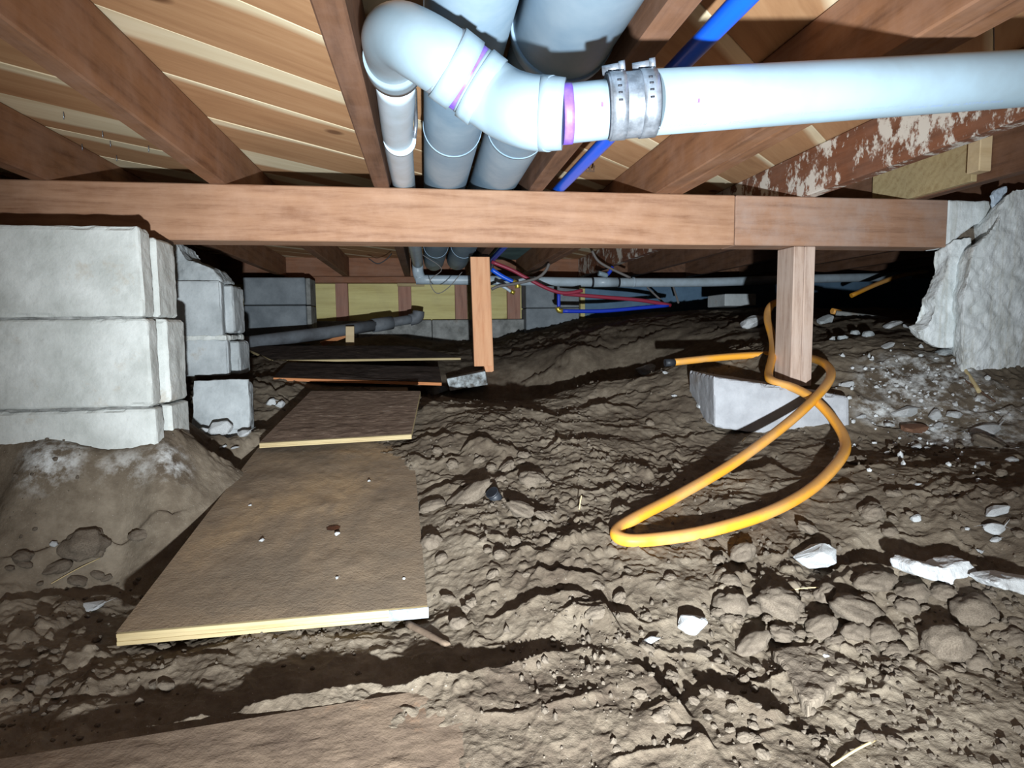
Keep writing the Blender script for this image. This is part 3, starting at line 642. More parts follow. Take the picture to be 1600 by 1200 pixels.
# ================================================================== PIPES
def W(px, py, w_): return ray(px, py)*w_          # point at a given distance along the lens axis
dr = empty('white_drain_pipe', tuple(W(900, 180, .64)), 'white plastic drain pipe with two elbows and a banded coupling, crossing the top', 'pipe')
ra, rb = .0298, .031
# run along the joists, over the beam
yj = at(627, 283, 1.66); pA = W(617, 120, .90)
back = [pA, np.array([-.045, 1.62, .4105]), at(642, 392, 3.45)]
back[2] = np.array([back[1][0]+.02, 3.55, .40]); tube('pipe_run', spline(back, 16), .031, M['pvcold'], dr, 32)
# big elbow
P90 = spline([W(616, 104, .85), W(611, 80, .79), W(612, 62, .73), W(628, 58, .69), W(656, 72, .664), W(690, 93, .657), W(720, 114, .666)], 10)
R90 = np.linspace(.0350, .0372, len(P90)); R90[:3] = .0375; tube('elbow', P90, R90, M['pvc'], dr, 40)

lipP = spline([W(616, 106, .855), W(613, 90, .812)], 3); tube('elbow_lip', lipP, .0392, M['pvc'], dr, 40)
def seg(name, a, b, r, mat, n=4, r2=None, sg=40): return tube(name, np.linspace(a, b, n), np.linspace(r, r2 or r, n), mat, dr, sg)
h0, h1 = W(712, 106, .665), W(733, 121, .655); seg('elbow_hub', W(693, 94, .657), W(698, 98, .659), .0376, M['abs']); seg('elbow_hub', W(698, 98, .659), W(726, 119, .668), .0402, M['pvc'])
seg('primer_ring', W(722, 115, .667), W(742, 130, .673), .0372, M['purple'])
P45 = spline([W(736, 126, .671), W(762, 145, .676), W(792, 164, .670), W(828, 176, .650), W(862, 179, .640)], 10)
tube('elbow', P45, .0375, M['pvc'], dr, 40)
seg('elbow_hub', W(741, 130, .673), W(762, 146, .677), .0402, M['pvc']); seg('elbow_hub', W(845, 178, .6415), W(881, 179, .639), .0378, M['pvc'], 4, .0355)
0 and seg('elbow_hub', W(840, 178, .649), W(852, 179, .643), .0380, M['pvc'])
seg('primer_ring', W(878, 179, .634), W(893, 178, .634), .0300, M['purple'])
seg('pipe_stub', W(880, 179, .634), W(955, 171, .632), .0292, M['pvc'])
cA, cB = W(947, 168, .630), W(1025, 161, .628)
cp_ = seg('coupling', cA, cB, .0312, M['rubber']); L = lambda t_: cA+(cB-cA)*t_
seg('shield_band', L(.02), L(.98), .0322, M['steel'])
for t0, t1 in ((.06, .36), (.66, .97)):
    CLB = globals().setdefault('CLB', []); CLB.append(seg('clamp_band', L(t0), L(t1), .0334, M['steel']))
ax = (cB-cA)/np.linalg.norm(cB-cA); upv = AU-ax*(AU@ax); upv /= np.linalg.norm(upv); fw = np.cross(ax, upv)
if fw@AF > 0: fw = -fw
for ci, t0 in enumerate((.16, .76)):
    b0 = L(t0)+upv*.0365
    tube('clamp_screw', [b0-ax*.010+fw*.004, b0+ax*.009+fw*.008], .0048, M['steel'], None, 12).parent = CLB[ci]
    tube('clamp_screw', [b0+ax*.007+fw*.0075, b0+ax*.013+fw*.009], .0062, M['steel'], None, 14).parent = CLB[ci]
    for k in range(12):
        a_ = math.radians(20+k*12); q = L(t0+.04)+(upv*math.cos(a_)+fw*math.sin(a_))*.0335
        if k in (4, 5, 6, 7): tube('clamp_slot', [q-ax*.002, q+ax*.002], .0010, M['rubber'], None, 6).parent = CLB[ci]
rP = np.array([W(1018, 161, .628), W(1300, 143, .678), W(1600, 123, .725)]); rP = np.vstack([rP, rP[2]+(rP[2]-rP[1])*1.5])
rline = np.linspace(rP[0], rP[2]+(rP[2]-rP[0])*.6, 12); seg('pipe_run', rP[0], rP[2]+(rP[2]-rP[0])*1.8, .0318, M['pvc'], 12, None, 56)
RP0, RD = rP[0], (rP[2]-rP[0])/np.linalg.norm(rP[2]-rP[0]); 
# strap on the receding run
yy = at(630, 236, 1.30); t_ = (1.30-back[0][1])/(back[1][1]-back[0][1]); cs = back[0]+(back[1]-back[0])*t_
st = tube('hanger_strap', [cs+np.array([0, -.004, 0]), cs+np.array([0, .004, 0])], .0332, M['pvcold'], dr, 32); 
tube('hanger_strap', [cs+np.array([.030, -.006, .002]), cs+np.array([.034, -.006, .03]), cs+np.array([.034, 0, .10])], .004, M['steel'], dr, 8)
# printing along the pipe, wrapped on its surface
def wrap_text(txt, px0, py0, length, size, p0, d, r, flip=False):
    cu = bpy.data.curves.new('t', 'FONT'); cu.body = txt; cu.size = size; cu.align_x = 'LEFT'; cu.extrude = 0
    o = bpy.data.objects.new('t', cu); COL.objects.link(o); bpy.context.view_layer.update()
    me = bpy.data.meshes.new_from_object(o.evaluated_get(bpy.context.evaluated_depsgraph_get())); bpy.data.objects.remove(o)
    bm = bmesh.new(); bm.from_mesh(me); bmesh.ops.triangulate(bm, faces=bm.faces); bmesh.ops.subdivide_edges(bm, edges=bm.edges, cuts=1)
    xs_ = [v.co.x for v in bm.verts]; sx = length/max(max(xs_)-min(xs_), 1e-6); n_ = ray(px0, py0)
    # axial position and angle of the starting point
    u_ = AU-d*(AU@d); u_ /= np.linalg.norm(u_); f_ = np.cross(d, u_); f_ = -f_ if f_@AF > 0 else f_
    best = None
    for a_ in np.radians(np.arange(-20, 200, 1.)):
        for s_ in np.linspace(-.1, .6, 141):
            q = p0+d*s_+(u_*math.cos(a_)+f_*math.sin(a_))*r; z = q@AF; e_ = (800+F*(q@AR)/z-px0)**2+(600-F*(q@AU)/z-py0)**2
            if best is None or e_ < best[0]: best = (e_, s_, a_)
    _, s0, a0 = best
    for v in bm.verts:
        x = v.co.x*sx; y = v.co.y
        if flip: x, y = length-x, size*.7-y
        a_ = a0-y/r; v.co = Vector(p0+d*(s0+x)+(u_*math.cos(a_)+f_*math.sin(a_))*(r+.0003))
    o = link('printing', from_bm(bm, 'printing'), M['ink']); adopt(o, dr); return o
wrap_text('ASTM F 891-18', 1026, 202, .058, .0046, RP0, RD, .0318)
wrap_text('NSF-CDWL', 1137, 193, .034, .0058, RP0, RD, .0318)
wrap_text('CO-119-PPFA-PVC-CO-119-PPFA-PVC', 1222, 183, .15, .0042, RP0, RD, .0318)
wrap_text('DWV  PIPE  2 IN  ASTM D 2665', 1420, 171, .13, .0042, RP0, RD, .0318)
sd_ = W(955, 171, .632)-W(880, 179, .634); sd_ /= np.linalg.norm(sd_)
wrap_text('15-94', 906, 203, .020, .0058, W(880, 179, .634), sd_, .0292, True)
for (a_, b_, s_) in ((1092, 157, .0022), (941, 163, .0022)):
    q = W(a_, b_, .60); o = link('primer_drip', box_me(-s_/2, s_/2, -.0006, .0006, -s_, s_, .0002), M['purple']); 
    pp = RP0 if a_ > 1000 else W(880, 179, .634); dd = RD if a_ > 1000 else sd_; rr_ = .0318 if a_ > 1000 else .0292
    n_ = ray(a_, b_); n_ = n_/np.linalg.norm(n_); A_ = -(pp-dd*(pp@dd)); B_ = n_-dd*(n_@dd); k2 = B_@B_; k1 = -2*(B_@(-A_)); k0 = A_@A_-rr_**2; D_ = k1*k1-4*k2*k0
    if D_ > 0: o.location = Vector(n_*((-k1-math.sqrt(D_))/(2*k2)))
    adopt(o, dr)

# ducts
def duct(name, x, r, y0, y1, label, sags=0, z=None):
    e = empty(name, (x, 1.7, ZJ+r), label, 'duct'); z = z or ZJ+r+.001
    tube('duct_body', [(x, y0, z), (x, 1.2, z), (x, y1-.05, z), (x, y1, z)], [r, r, r, r*.93], M['duct'], e, 40)
    for k, y in enumerate(np.arange(1.35, y1, .9)): tube('duct_seam', [(x, y-.004, z), (x, y+.004, z)], r+.0015, M['duct'], e, 40)
    return e
d1 = duct('metal_duct', .072, .062, -.8, 3.85, 'left of two blue grey round ducts above the beam, beside the white pipe')
d2 = duct('metal_duct', .214, .066, .9, 3.8, 'right of two blue grey round ducts above the beam, with a wider front section')
tube('duct_sleeve', [(.214, -.8, ZJ+.066), (.214, .93, ZJ+.066), (.214, .94, ZJ+.066)], [.076, .076, .070], M['duct'], d2, 40)
tube('duct_collar', [(.214, .90, ZJ+.066), (.214, .915, ZJ+.066)], .079, M['duct'], d2, 40)
# blue water pipe
bp = at(878, 292, 1.64); BX = float(bp[0]); tag(tube('blue_water_pipe', [(BX, -.6, ZJ+.004), (BX, .8, ZJ+.008), (BX, 1.64, ZJ+.0145), (BX, 3.3, ZJ+.016), (BX+.05, 3.9, ZJ+.0)], .0142, M['pexb'], None, 20), 'bright blue water pipe running over the beam beside the ducts', 'pipe')
cl_ = empty('pipe_clip', tuple(at(922, 265, 1.75)), 'small rusty pipe clip under the subfloor right of the blue pipe', 'clip')
q = at(922, 264, 1.78); tube('clip_ring', [q+np.array([-.012, 0, .01]), q+np.array([-.012, 0, -.006]), q+np.array([.012, 0, -.006]), q+np.array([.012, 0, .01])], .003, M['root'], cl_, 8); tube('clip_stem', [q+np.array([0, 0, -.006]), q+np.array([0, 0, .05])], .0035, M['root'], cl_, 8)

# far white pipe
fw_ = empty('far_drain_pipe', tuple(at(900, 440, 3.6)), 'thin looking white drain pipe running across far behind the beam', 'pipe')
fl = [at(650, 437, 3.58), at(760, 438, 3.58), at(925, 441, 3.58), at(1100, 441, 3.58), at(1250, 436, 3.6), at(1420, 432, 3.65)]
tube('pipe_run', spline(fl, 6), .0275, M['pvcold'], fw_, 24)
ee = np.array([back[2][0], 3.58, .40]); tube('elbow', spline([ee, ee+np.array([0, .01, -.05]), at(652, 437, 3.58)+np.array([.02, 0, 0])], 8), .032, M['pvcold'], fw_, 24)
for a in (925, 966, 990): 
    q = at(a, 441, 3.58); tube('joint_band', [q-np.array([.006, 0, 0]), q+np.array([.006, 0, 0])], .031, M['rubber'] if a != 990 else M['pvcold'], fw_, 24)
q0_, q1_ = at(927, 441, 3.58), at(964, 441, 3.58); tube('coupling', [q0_, q1_], .030, M['pvcold'], fw_, 24)
for a, b, c2, d_ in ((1012, 450, 1040, 476), (1052, 449, 1060, 473)): tube('hanger_strap', [at(a, b-14, 3.6), at(a, b, 3.6), at(c2, d_, 3.45)], .006, M['cable'], fw_, 8)
def run(name, pts, Y, r, mat, label, cat='pipe', n=5, seg_=12): return tag(tube(name, spline([at(a, b, Y+(e[0] if e else 0)) for a, b, *e in pts], n), r, mat, None, seg_), label, cat)
run('blue_water_tube', [(768, 421), (785, 432), (805, 442)], 3.2, .012, M['pexb'], 'short bright blue tube just right of the leaning post')
run('brass_elbow', [(801, 440), (808, 444), (809, 450)], 3.19, .015, M['brass'], 'brass elbow at the end of the short blue tube', 'fitting')
run('red_water_tube', [(768, 409), (800, 422), (822, 434), (858, 452), (884, 458), (910, 454)], 3.25, .010, M['pexr'], 'dark red tube dipping in front of the far white pipe')
run('red_water_tube', [(880, 459), (940, 464), (1000, 469), (1048, 477)], 3.3, .011, M['pexr'], 'straight dark red tube over the blue foam wall')
run('blue_water_tube', [(873, 455), (873, 470), (873, 484)], 3.32, .010, M['pexd'], 'short upright deep blue tube on the far block wall', n=2)
run('blue_water_tube', [(875, 486), (940, 486), (1000, 481), (1044, 477)], 3.3, .011, M['pexd'], 'lower deep blue tube along the foot of the blue foam wall')
run('brass_elbow', [(871, 480), (873, 485), (879, 486)], 3.3, .014, M['brass'], 'brass elbow joining the upright and lower blue tubes', 'fitting', n=2)
run('grey_cable', [(858, 412), (852, 424), (838, 435), (806, 443), (780, 447), (768, 452)], 3.15, .008, M['cable'], 'thick grey cable looping down in front of the far white pipe', 'cable')
run('grey_cable', [(925, 392), (935, 408), (955, 420), (985, 434)], 3.2, .007, M['cable'], 'dark cable drooping under the joists beyond the beam', 'cable')
run('white_tube', [(775, 442), (790, 450), (800, 457)], 3.2, .008, M['pvcold'], 'short white tube end with brass tip right of the leaning post', 'pipe')
run('brass_elbow', [(798, 455), (804, 458)], 3.19, .011, M['brass'], 'brass tip on the short white tube', 'fitting', n=2)
vt = run('blue_valve_tube', [(945, 432), (952, 426), (957, 417)], 3.25, .010, M['pexd'], 'stub of blue tube with a white end above the far white pipe')
wc = tube('cap', spline([at(935, 427, 3.24), at(943, 429, 3.24), at(949, 431, 3.24)], 2), .014, M['pvc'], None, 12); wc.parent = vt
run('thin_wire', [(660, 398), (690, 420), (672, 438), (682, 458), (700, 450), (722, 425)], 3.0, .002, M['cable'], 'thin wire curling in front of the far pipe left of the leaning post', 'wire')
run('thin_wire', [(576, 404), (590, 412), (604, 405), (612, 396)], 3.6, .003, M['black'], 'black wire sagging between joist ends far left', 'wire')
# dusty grey drain line on the left
ga = empty('dusty_drain_line', tuple(at(520, 520, 3.6)), 'dusty grey drain line sloping up in front of the yellow plywood wall', 'pipe')
tube('pipe_run', [at(300, 550, 2.9), at(372, 538, 3.1), at(510, 520, 3.45), at(585, 508, 3.62)], [.034, .034, .034, .034], M['abs'], ga, 20)
tube('coupling', [at(582, 509, 3.62), at(612, 504, 3.68)], .040, M['abs'], ga, 20)
tube('pipe_run', [at(610, 504, 3.68), at(648, 498, 3.74)], .028, M['abs'], ga, 20)
tube('trap_fitting', spline([at(640, 500, 3.74), at(652, 496, 3.74), at(654, 486, 3.74)], 5), .036, M['abs'], ga, 20)
tag(slanted('wood_stake', at(547, 546, 3.4), at(547, 510, 3.4), .045, .02, M['cream'], None), 'short pale stake propping the dusty drain line', 'stake')
tag(hexa('wood_offcut', [tuple(v) for v in (at(500, 536, 3.5), at(540, 520, 3.5), at(545, 526, 3.5), at(505, 541, 3.5), at(500, 534, 3.55), at(540, 518, 3.55), at(545, 524, 3.55), at(505, 539, 3.55))], M['edgeo']), 'orange sliver of wood lying behind the stake', 'offcut')
tag(box('far_block', float(at(1133, 466, 3.0)[0]), float(at(1182, 466, 3.0)[0]), 3.0, 3.2, float(at(1150, 478, 3.0)[2]), float(at(1150, 459, 3.0)[2]), M['block2'], None, .004), 'grey block lying far back in the dark left of the wooden post', 'block')

# ================================================================== HOSE
hp = [(1052, 566, 1.93), (1120, 559, 1.92), (1180, 555, 1.90), (1235, 555, 1.85), (1268, 560, 1.74), (1291, 570, 1.62), (1298, 588, 1.53), (1279, 616, 1.46), (1232, 660, 1.38), (1150, 721, 1.29), (1062, 773, 1.21), (990, 811, 1.13), (964, 830, 1.09),
      (972, 842, 1.07), (1010, 844, 1.06), (1100, 831, 1.06), (1200, 801, 1.09), (1270, 762, 1.15), (1314, 716, 1.23), (1320, 688, 1.30), (1302, 655, 1.38), (1272, 624, 1.46), (1240, 606, 1.53), (1208, 596, 1.58), (1201, 584, 1.64), (1207, 555, 1.74), (1207, 530, 1.82), (1199, 498, 1.92), (1204, 478, 1.97), (1222, 470, 2.0)]
HP = []
for a, b, Y in hp:
    p = at(a, b, Y); g = float(height(np.array([p[0]]), np.array([p[1]]), False)[0])+.012
    if p[2] < g and Y < 1.45: p = ground(a, b, .013)
    HP.append(p)
he = empty('yellow_hose', tuple(at(1010, 844, 1.06)), 'yellow rubber hose coiled round the post and looping forward onto the dirt', 'hose')
tube('hose_body', spline(HP, 8), .0122, M['hose'], he, 18)
c0 = at(1054, 566, 1.93); c1 = at(1039, 567, 1.93); tube('hose_end_cap', [c0, c1], .0128, M['black'], he, 16)
run('yellow_hose_end', [(1330, 462), (1370, 444), (1410, 430), (1448, 424)], 3.1, .013, M['hose'], 'length of orange hose far off in the dark between post and right foundation', 'hose')
tag(tube('dusty_stick', [at(1306, 489, 2.4), at(1392, 499, 2.3)], [.011, .009], M['footing'], None, 10), 'dusty stick lying on the mound right of the post', 'stick')
tag(tube('orange_tip', [at(1300, 486, 2.42), at(1312, 488, 2.42)], .013, M['hose'], None, 10), 'orange stub at the left end of the dusty stick', 'stub')

# ================================================================== ROCKS AND CLODS
def rock_me(seed, kind='shard'):
    r_ = random.Random(seed); bm = bmesh.new()
    if kind == 'shard':
        for _ in range(16):
            v = Vector((r_.gauss(0, 1), r_.gauss(0, 1), r_.gauss(0, 1))).normalized(); bm.verts.new(v*r_.uniform(.85, 1.05))
        res = bmesh.ops.convex_hull(bm, input=bm.verts); bmesh.ops.delete(bm, geom=list({g for g in res['geom_interior']+res['geom_unused'] if isinstance(g, bmesh.types.BMVert)}), context='VERTS')
        bmesh.ops.bevel(bm, geom=bm.edges[:], offset=.06, segments=1, affect='EDGES'); bmesh.ops.triangulate(bm, faces=bm.faces)
        bmesh.ops.subdivide_edges(bm, edges=bm.edges, cuts=2)
        V = np.array([v.co for v in bm.verts]); d = .07*fbm(V+seed, .5, 3, seed)
    else:
        bmesh.ops.create_icosphere(bm, subdivisions=4, radius=1); V = np.array([v.co for v in bm.verts]); d = .24*fbm(V*1.0+seed*3.1, .8, 2, seed)+.14*(1-np.abs(vn(V+seed, .42, seed+3)))**2+.07*fbm(V+seed, .22, 3, seed+9)
    for v, q in zip(bm.verts, d): v.co *= 1+q
    me = from_bm(bm, kind, kind != 'shard'); return me
SH = [rock_me(100+i) for i in range(7)]; CL = [rock_me(200+i, 'clod') for i in range(7)]
for m_ in SH: m_.materials.append(M['white'])
for m_ in CL: m_.materials.append(M['clod'])
rr = random.Random(12)
def put(name, me, px, py, wpx, hpx, label, cat, group=None, sink=.35, depth=None, rz=None, tilt=.35, flat=None):
    """px,py: centre of the thing in the picture, sizes in picture units turned into metres at its own distance"""
    p = ground(px, py+hpx*.35)
    if 300 < px < 400 and 640 < py < 700:   # stones leaning on the loose half block
        p = at(px, py+hpx*.35, 1.80 if py < 680 else 1.74); p[2] = max(H1(p[0], p[1]), p[2]-.015)
    w_ = p@AF; m_ = w_/F; hx, hz = wpx*m_/2, hpx*m_/2
    hy = depth or (hx+hz)/2*.9
    o = bpy.data.objects.new(name, me); COL.objects.link(o)
    # seen from above at a slant, its height on screen is part height part depth
    hz2 = max(hz*.85, .3*hx) if flat is None else flat*hz
    o.scale = (hx, hy, hz2); o.location = (p[0], p[1]+hy*.25, p[2]+hz2*(1-2*sink)+.002)
    o.rotation_euler = (0, rr.uniform(-tilt, tilt)*.6, 0) if rz is None else (0, rz, 0)
    return tag(o, label, cat, group)
WH = [
 (1278, 863, 84, 48, 'large pale broken concrete chunk right of the hose loop, in front of the dark hollow'),
 (1085, 971, 56, 44, 'pale concrete chunk on smooth dirt below the hose loop'),
 (1105, 631, 36, 19, 'small pale stone just left of the concrete pad'),
 (1180, 498, 54, 32, 'white plaster lump behind the hose, left of the wooden post'),
 (1560, 798, 50, 16, 'long thin pale shard at the right edge, uppermost of the small heap'),
 (1557, 823, 38, 24, 'blocky pale stone in the middle of the small heap at the right edge'),
 (1558, 843, 22, 12, 'small pale chip at the foot of the heap at the right edge'),
 (1432, 808, 18, 18, 'small pale chip above the dark hollow, left of the heap at the right edge'),
 (1438, 758, 18, 9, 'thin white flake in the middle of the right-hand dirt'),
 (1538, 724, 28, 15, 'rounded pale stone near the right edge, on a dirt ledge'),
 (1583, 718, 24, 20, 'pitted pale stone at the right edge beside the ledge stone'),
 (1590, 701, 14, 12, 'little pale stone at the right edge above the pitted one'),
 (1545, 668, 54, 24, 'long pale slab fragment near the right edge under the powder patch'),
 (1418, 640, 52, 26, 'broad pale fragment above the brown wood chunk'),
 (1462, 645, 22, 24, 'upright pale fragment right of the brown wood chunk'),
 (1495, 647, 32, 17, 'wedge of pale concrete under the white powder patch'),
 (1468, 663, 17, 13, 'small pale cube under the upright fragment'),
 (1391, 663, 20, 12, 'small pale fragment left of the brown wood chunk'),
 (1323, 600, 32, 20, 'pale stone behind the right corner of the concrete pad'),
 (1530, 862, 18, 10, 'small whitish flake at the rear rim of the dark hollow'),
 (1347, 650, 20, 10, 'flat pale chip right of the concrete pad'),
 (1433, 697, 20, 11, 'small white stone below the brown wood chunk'),
 (1359, 521, 24, 17, 'angular grey stone on the mound right of the post'),
 (1389, 538, 28, 12, 'flat pinkish pale stone on the mound right of the post'),
 (1398, 505, 42, 14, 'flat pale slab on the crest of the mound right of the post'),
 (1422, 508, 28, 11, 'second flat slab on the mound crest, nearest the right foundation'),
 (1451, 526, 20, 16, 'pale block against the foot of the right foundation'),
 (1301, 528, 12, 10, 'tiny white stone just right of the wooden post'),
 (1318, 526, 20, 14, 'rough grey stone right of the tiny white one by the post'),
 (1338, 519, 19, 12, 'rough grey stone left of the angular one on the mound'),
 (1292, 495, 32, 22, 'crumbly grey lump against the right side of the post'),
 (1480, 548, 40, 24, 'grey slab leaning at the foot of the right foundation'),
 (342, 655, 44, 36, 'rounded pale stone in front of the loose half block'),
 (382, 667, 26, 15, 'small pale stone right of the rounded one by the half block'),
 (424, 626, 22, 20, 'left part of the split pale stone beside the walkway'),
 (438, 630, 16, 16, 'right part of the split pale stone beside the walkway'),
 (318, 663, 20, 14, 'flat pale stone left of the rounded one by the half block'),
 (348, 689, 14, 6, 'left pale flake at the bottom of the pit'), (367, 691, 16, 6, 'right pale flake at the bottom of the pit'),
 (83, 849, 14, 13, 'tiny pale stone left of the big clod under the near pier'),
 (139, 949, 58, 16, 'flat light stone lying in the dark left of the walkway'),
 (1056, 776, 26, 13, 'white chip lying inside the hose loop'),
 (1011, 573, 40, 26, 'grey angular stone on the dirt crest left of the hose end'),
 (682, 606, 44, 24, 'grey lumpy stone beside the painted wood block'),
 (893, 832, 8, 6, 'tiny white pebble on the smooth dirt left of the hose loop'),
 (1018, 1003, 40, 8, 'thin flake of stone left of the pale chunk below the hose'),
 (1290, 1026, 16, 12, 'small tan stone on the square dirt slab'),
 (1040, 582, 10, 7, 'tiny white stone under the hose end'),
 (1054, 618, 12, 7, 'tiny pale stone on the dirt below the hose end'),
 (1395, 743, 9, 6, 'tiny white fleck right of the hose bend'), (1512, 827, 12, 10, 'small white pebble left of the heap at the right edge'),
 (1387, 707, 10, 8, 'tiny white pebble right of the hose bend, above the fleck'), (1487, 777, 11, 6, 'thin white flake in the dirt left of the ledge stone'),
]
for i, (a, b, w_, h_, lab) in enumerate(WH):
    grey = 'grey' in lab; me = SH[i % 7]
    o = put('concrete_chunk' if w_ > 25 else 'stone', me, a, b, w_, h_, lab, 'stone', tilt=.5)
    if grey:
        o.data = me.copy(); o.data.materials.clear(); o.data.materials.append(M['block2'])
# two flat slabs that need their own outline
def flat_rock(name, pts, lab, th=.028, lift=.022, seed=1):
    c_ = ground(sum(p[0] for p in pts)/len(pts), max(p[1] for p in pts)-4); z = c_[2]+lift
    bm = bmesh.new(); n = len(pts); cy_ = sum(p[1] for p in pts)/n
    A = [Vector(at(a, b, c_[1]+(cy_-b)*.0004)) for a, b in pts]; V0 = [bm.verts.new(v) for v in A]; V1 = [bm.verts.new(v+Vector((0, th*1.6, -th*.2))) for v in A]
    bm.faces.new(V0); bm.faces.new(V1[::-1])
    for i in range(n): bm.faces.new((V0[i], V1[i], V1[(i+1) % n], V0[(i+1) % n]))
    bmesh.ops.triangulate(bm, faces=[f for f in bm.faces if len(f.verts) > 4])
    o = link(name, from_bm(bm, name), M['white']); roughen(o, .0035, .0018, .02, seed); return tag(o, lab, 'stone')
flat_rock('concrete_shard', [(1424, 884), (1434, 877), (1452, 883), (1478, 888), (1496, 880), (1514, 876), (1526, 888), (1534, 899), (1506, 903), (1492, 904), (1489, 917), (1470, 909), (1446, 903), (1428, 897)], 'two-lobed white concrete shard along the front rim of the dark hollow', seed=2)
flat_rock('concrete_shard', [(1553, 911), (1566, 904), (1590, 903), (1640, 910), (1640, 938), (1600, 929), (1570, 922)], 'white flat shard cut by the right edge of the frame', seed=3)
bc = put('wood_chunk', SH[2], 1433, 665, 52, 24, 'brown chunk of wood among pale fragments below the powder patch', 'wood'); bc.data = SH[2].copy(); bc.data.materials.clear(); bc.data.materials.append(M['joist2'])
CLD = [(1162, 859, 36, 30), (1124, 874, 18, 16), (1142, 905, 34, 30), (1145, 938, 46, 44), (1222, 934, 76, 58), (1180, 950, 24, 20), (1292, 923, 34, 28), (1341, 948, 76, 54), (1372, 906, 60, 30), (1357, 934, 20, 18), (1428, 923, 46, 34), (1477, 923, 40, 30), (1530, 946, 64, 50),
 (1225, 986, 40, 28), (1285, 976, 46, 34), (1341, 986, 42, 32), (1383, 986, 46, 36), (1421, 944, 30, 26), (1484, 996, 76, 70), (1533, 1032, 34, 26), (1586, 993, 36, 30), (1590, 972, 26, 18), (1180, 1004, 52, 24), (1404, 1013, 36, 22), (1306, 1000, 26, 16), (1365, 797, 36, 28), (1394, 829, 24, 18), (1264, 822, 34, 20),
 (1071, 1147, 36, 26), (1194, 1179, 24, 16), (1355, 1151, 26, 18), (1404, 1160, 28, 16), (1257, 1140, 20, 14), (1530, 1091, 20, 14), (833, 743, 42, 36), (817, 793, 50, 28), (733, 771, 70, 28), (677, 787, 42, 20), (675, 843, 30, 34), (767, 729, 18, 14), (753, 718, 12, 10), (793, 727, 28, 20), (770, 897, 18, 14), (718, 973, 26, 22),
 (1017, 660, 14, 12), (927, 728, 10, 8), (1048, 902, 22, 16), (1033, 914, 18, 12), (1010, 962, 16, 12), (733, 1027, 22, 14), (850, 805, 26, 14), (877, 840, 14, 10), (126, 842, 64, 52), (33, 867, 28, 20), (219, 833, 28, 20), (152, 860, 20, 18), (87, 884, 36, 22), (152, 898, 18, 12), (121, 906, 28, 14), (63, 1062, 28, 22), (82, 1108, 22, 16), (260, 1072, 22, 12),
 (1363, 793, 34, 28), (1553, 690, 58, 26), (1340, 717, 28, 18), (1330, 760, 26, 18), (1400, 770, 24, 14), (930, 956, 44, 22), (1030, 1120, 30, 20), (1037, 1112, 26, 16), (1100, 1020, 22, 14), (700, 935, 20, 12), (690, 870, 20, 14), (1012, 1012, 22, 14), (1000, 1085, 26, 18), (985, 1060, 20, 16), (1050, 1060, 20, 16), (1085, 1095, 18, 14)]
LM = [('the far end of the walkway', 560, 650), ('the right corner of the walkway', 668, 950), ('the middle of the walkway edge', 655, 800), ('the left corner of the walkway', 180, 1000), ('the buried board', 740, 1070), ('the black plastic cap', 778, 783),
 ('the left bend of the hose', 962, 835), ('the right bend of the hose', 1322, 690), ('the lower hose arc', 1150, 820), ('the pale chunk below the hose', 1085, 971), ('the large chunk by the hollow', 1278, 863), ('the two-lobed shard', 1478, 895),
 ('the square dirt slab', 1270, 1050), ('the biggest round clod', 1484, 996), ('the small heap of shards', 1557, 823), ('the near pier', 120, 700), ('the large clod at left', 126, 842), ('the bottom right corner', 1580, 1180), ('the stick in the foreground', 1334, 1176), ('the brown wood chunk', 1433, 665), ('the bottom left corner', 20, 1180), ('the shard at the frame edge', 1580, 913)]
TAKEN = {}
def place_words(a, b, w_):
    size = 'tiny' if w_ < 16 else 'small' if w_ < 24 else 'middling' if w_ < 38 else 'large' if w_ < 55 else 'very large'
    for near, x, y in sorted(LM, key=lambda q: math.hypot(q[1]-a, q[2]-b)):
        dx, dy = a-x, b-y; d = math.hypot(dx, dy); ang_ = math.degrees(math.atan2(-dy, dx)) % 360
        way = ['right of', 'behind and right of', 'behind', 'behind and left of', 'left of', 'in front and left of', 'in front of', 'in front and right of'][int((ang_+22.5)//45) % 8]
        far = 'just' if d < 55 else 'somewhat' if d < 110 else 'well'
        lab = '%s earth clod %s %s %s' % (size, far, way, near)
        if lab not in TAKEN: TAKEN[lab] = 1; return lab
    return lab
def zone(a, b): return 'left of the walkway' if a < 500 else ('between the walkway and the hose loop' if a < 1060 and b < 930 else ('in the foreground rubble' if a < 1110 else ('on the slope right of the hose' if b < 850 else 'in the rubble at lower right')))
big_lab = {(1484, 996): 'biggest round clod of dry earth, at lower right by itself on the slope', (126, 842): 'large round earth clod under the near block pier', (1222, 934): 'broad brown clod left of the long clod row under the dark hollow', (1341, 948): 'broad flat clod in the middle of the lower right rubble', (833, 743): 'round pale clod standing alone above the black plastic cap', (1530, 946): 'wide clod just below the two-lobed white shard'}
for i, (a, b, w_, h_) in enumerate(CLD):
    z_ = zone(a, b); lab = big_lab.get((a, b)) or place_words(a, b, w_); put('earth_clod', CL[i % 7], a, b, w_, h_, lab, 'clod', 'earth clods '+z_, sink=.42, tilt=.9)
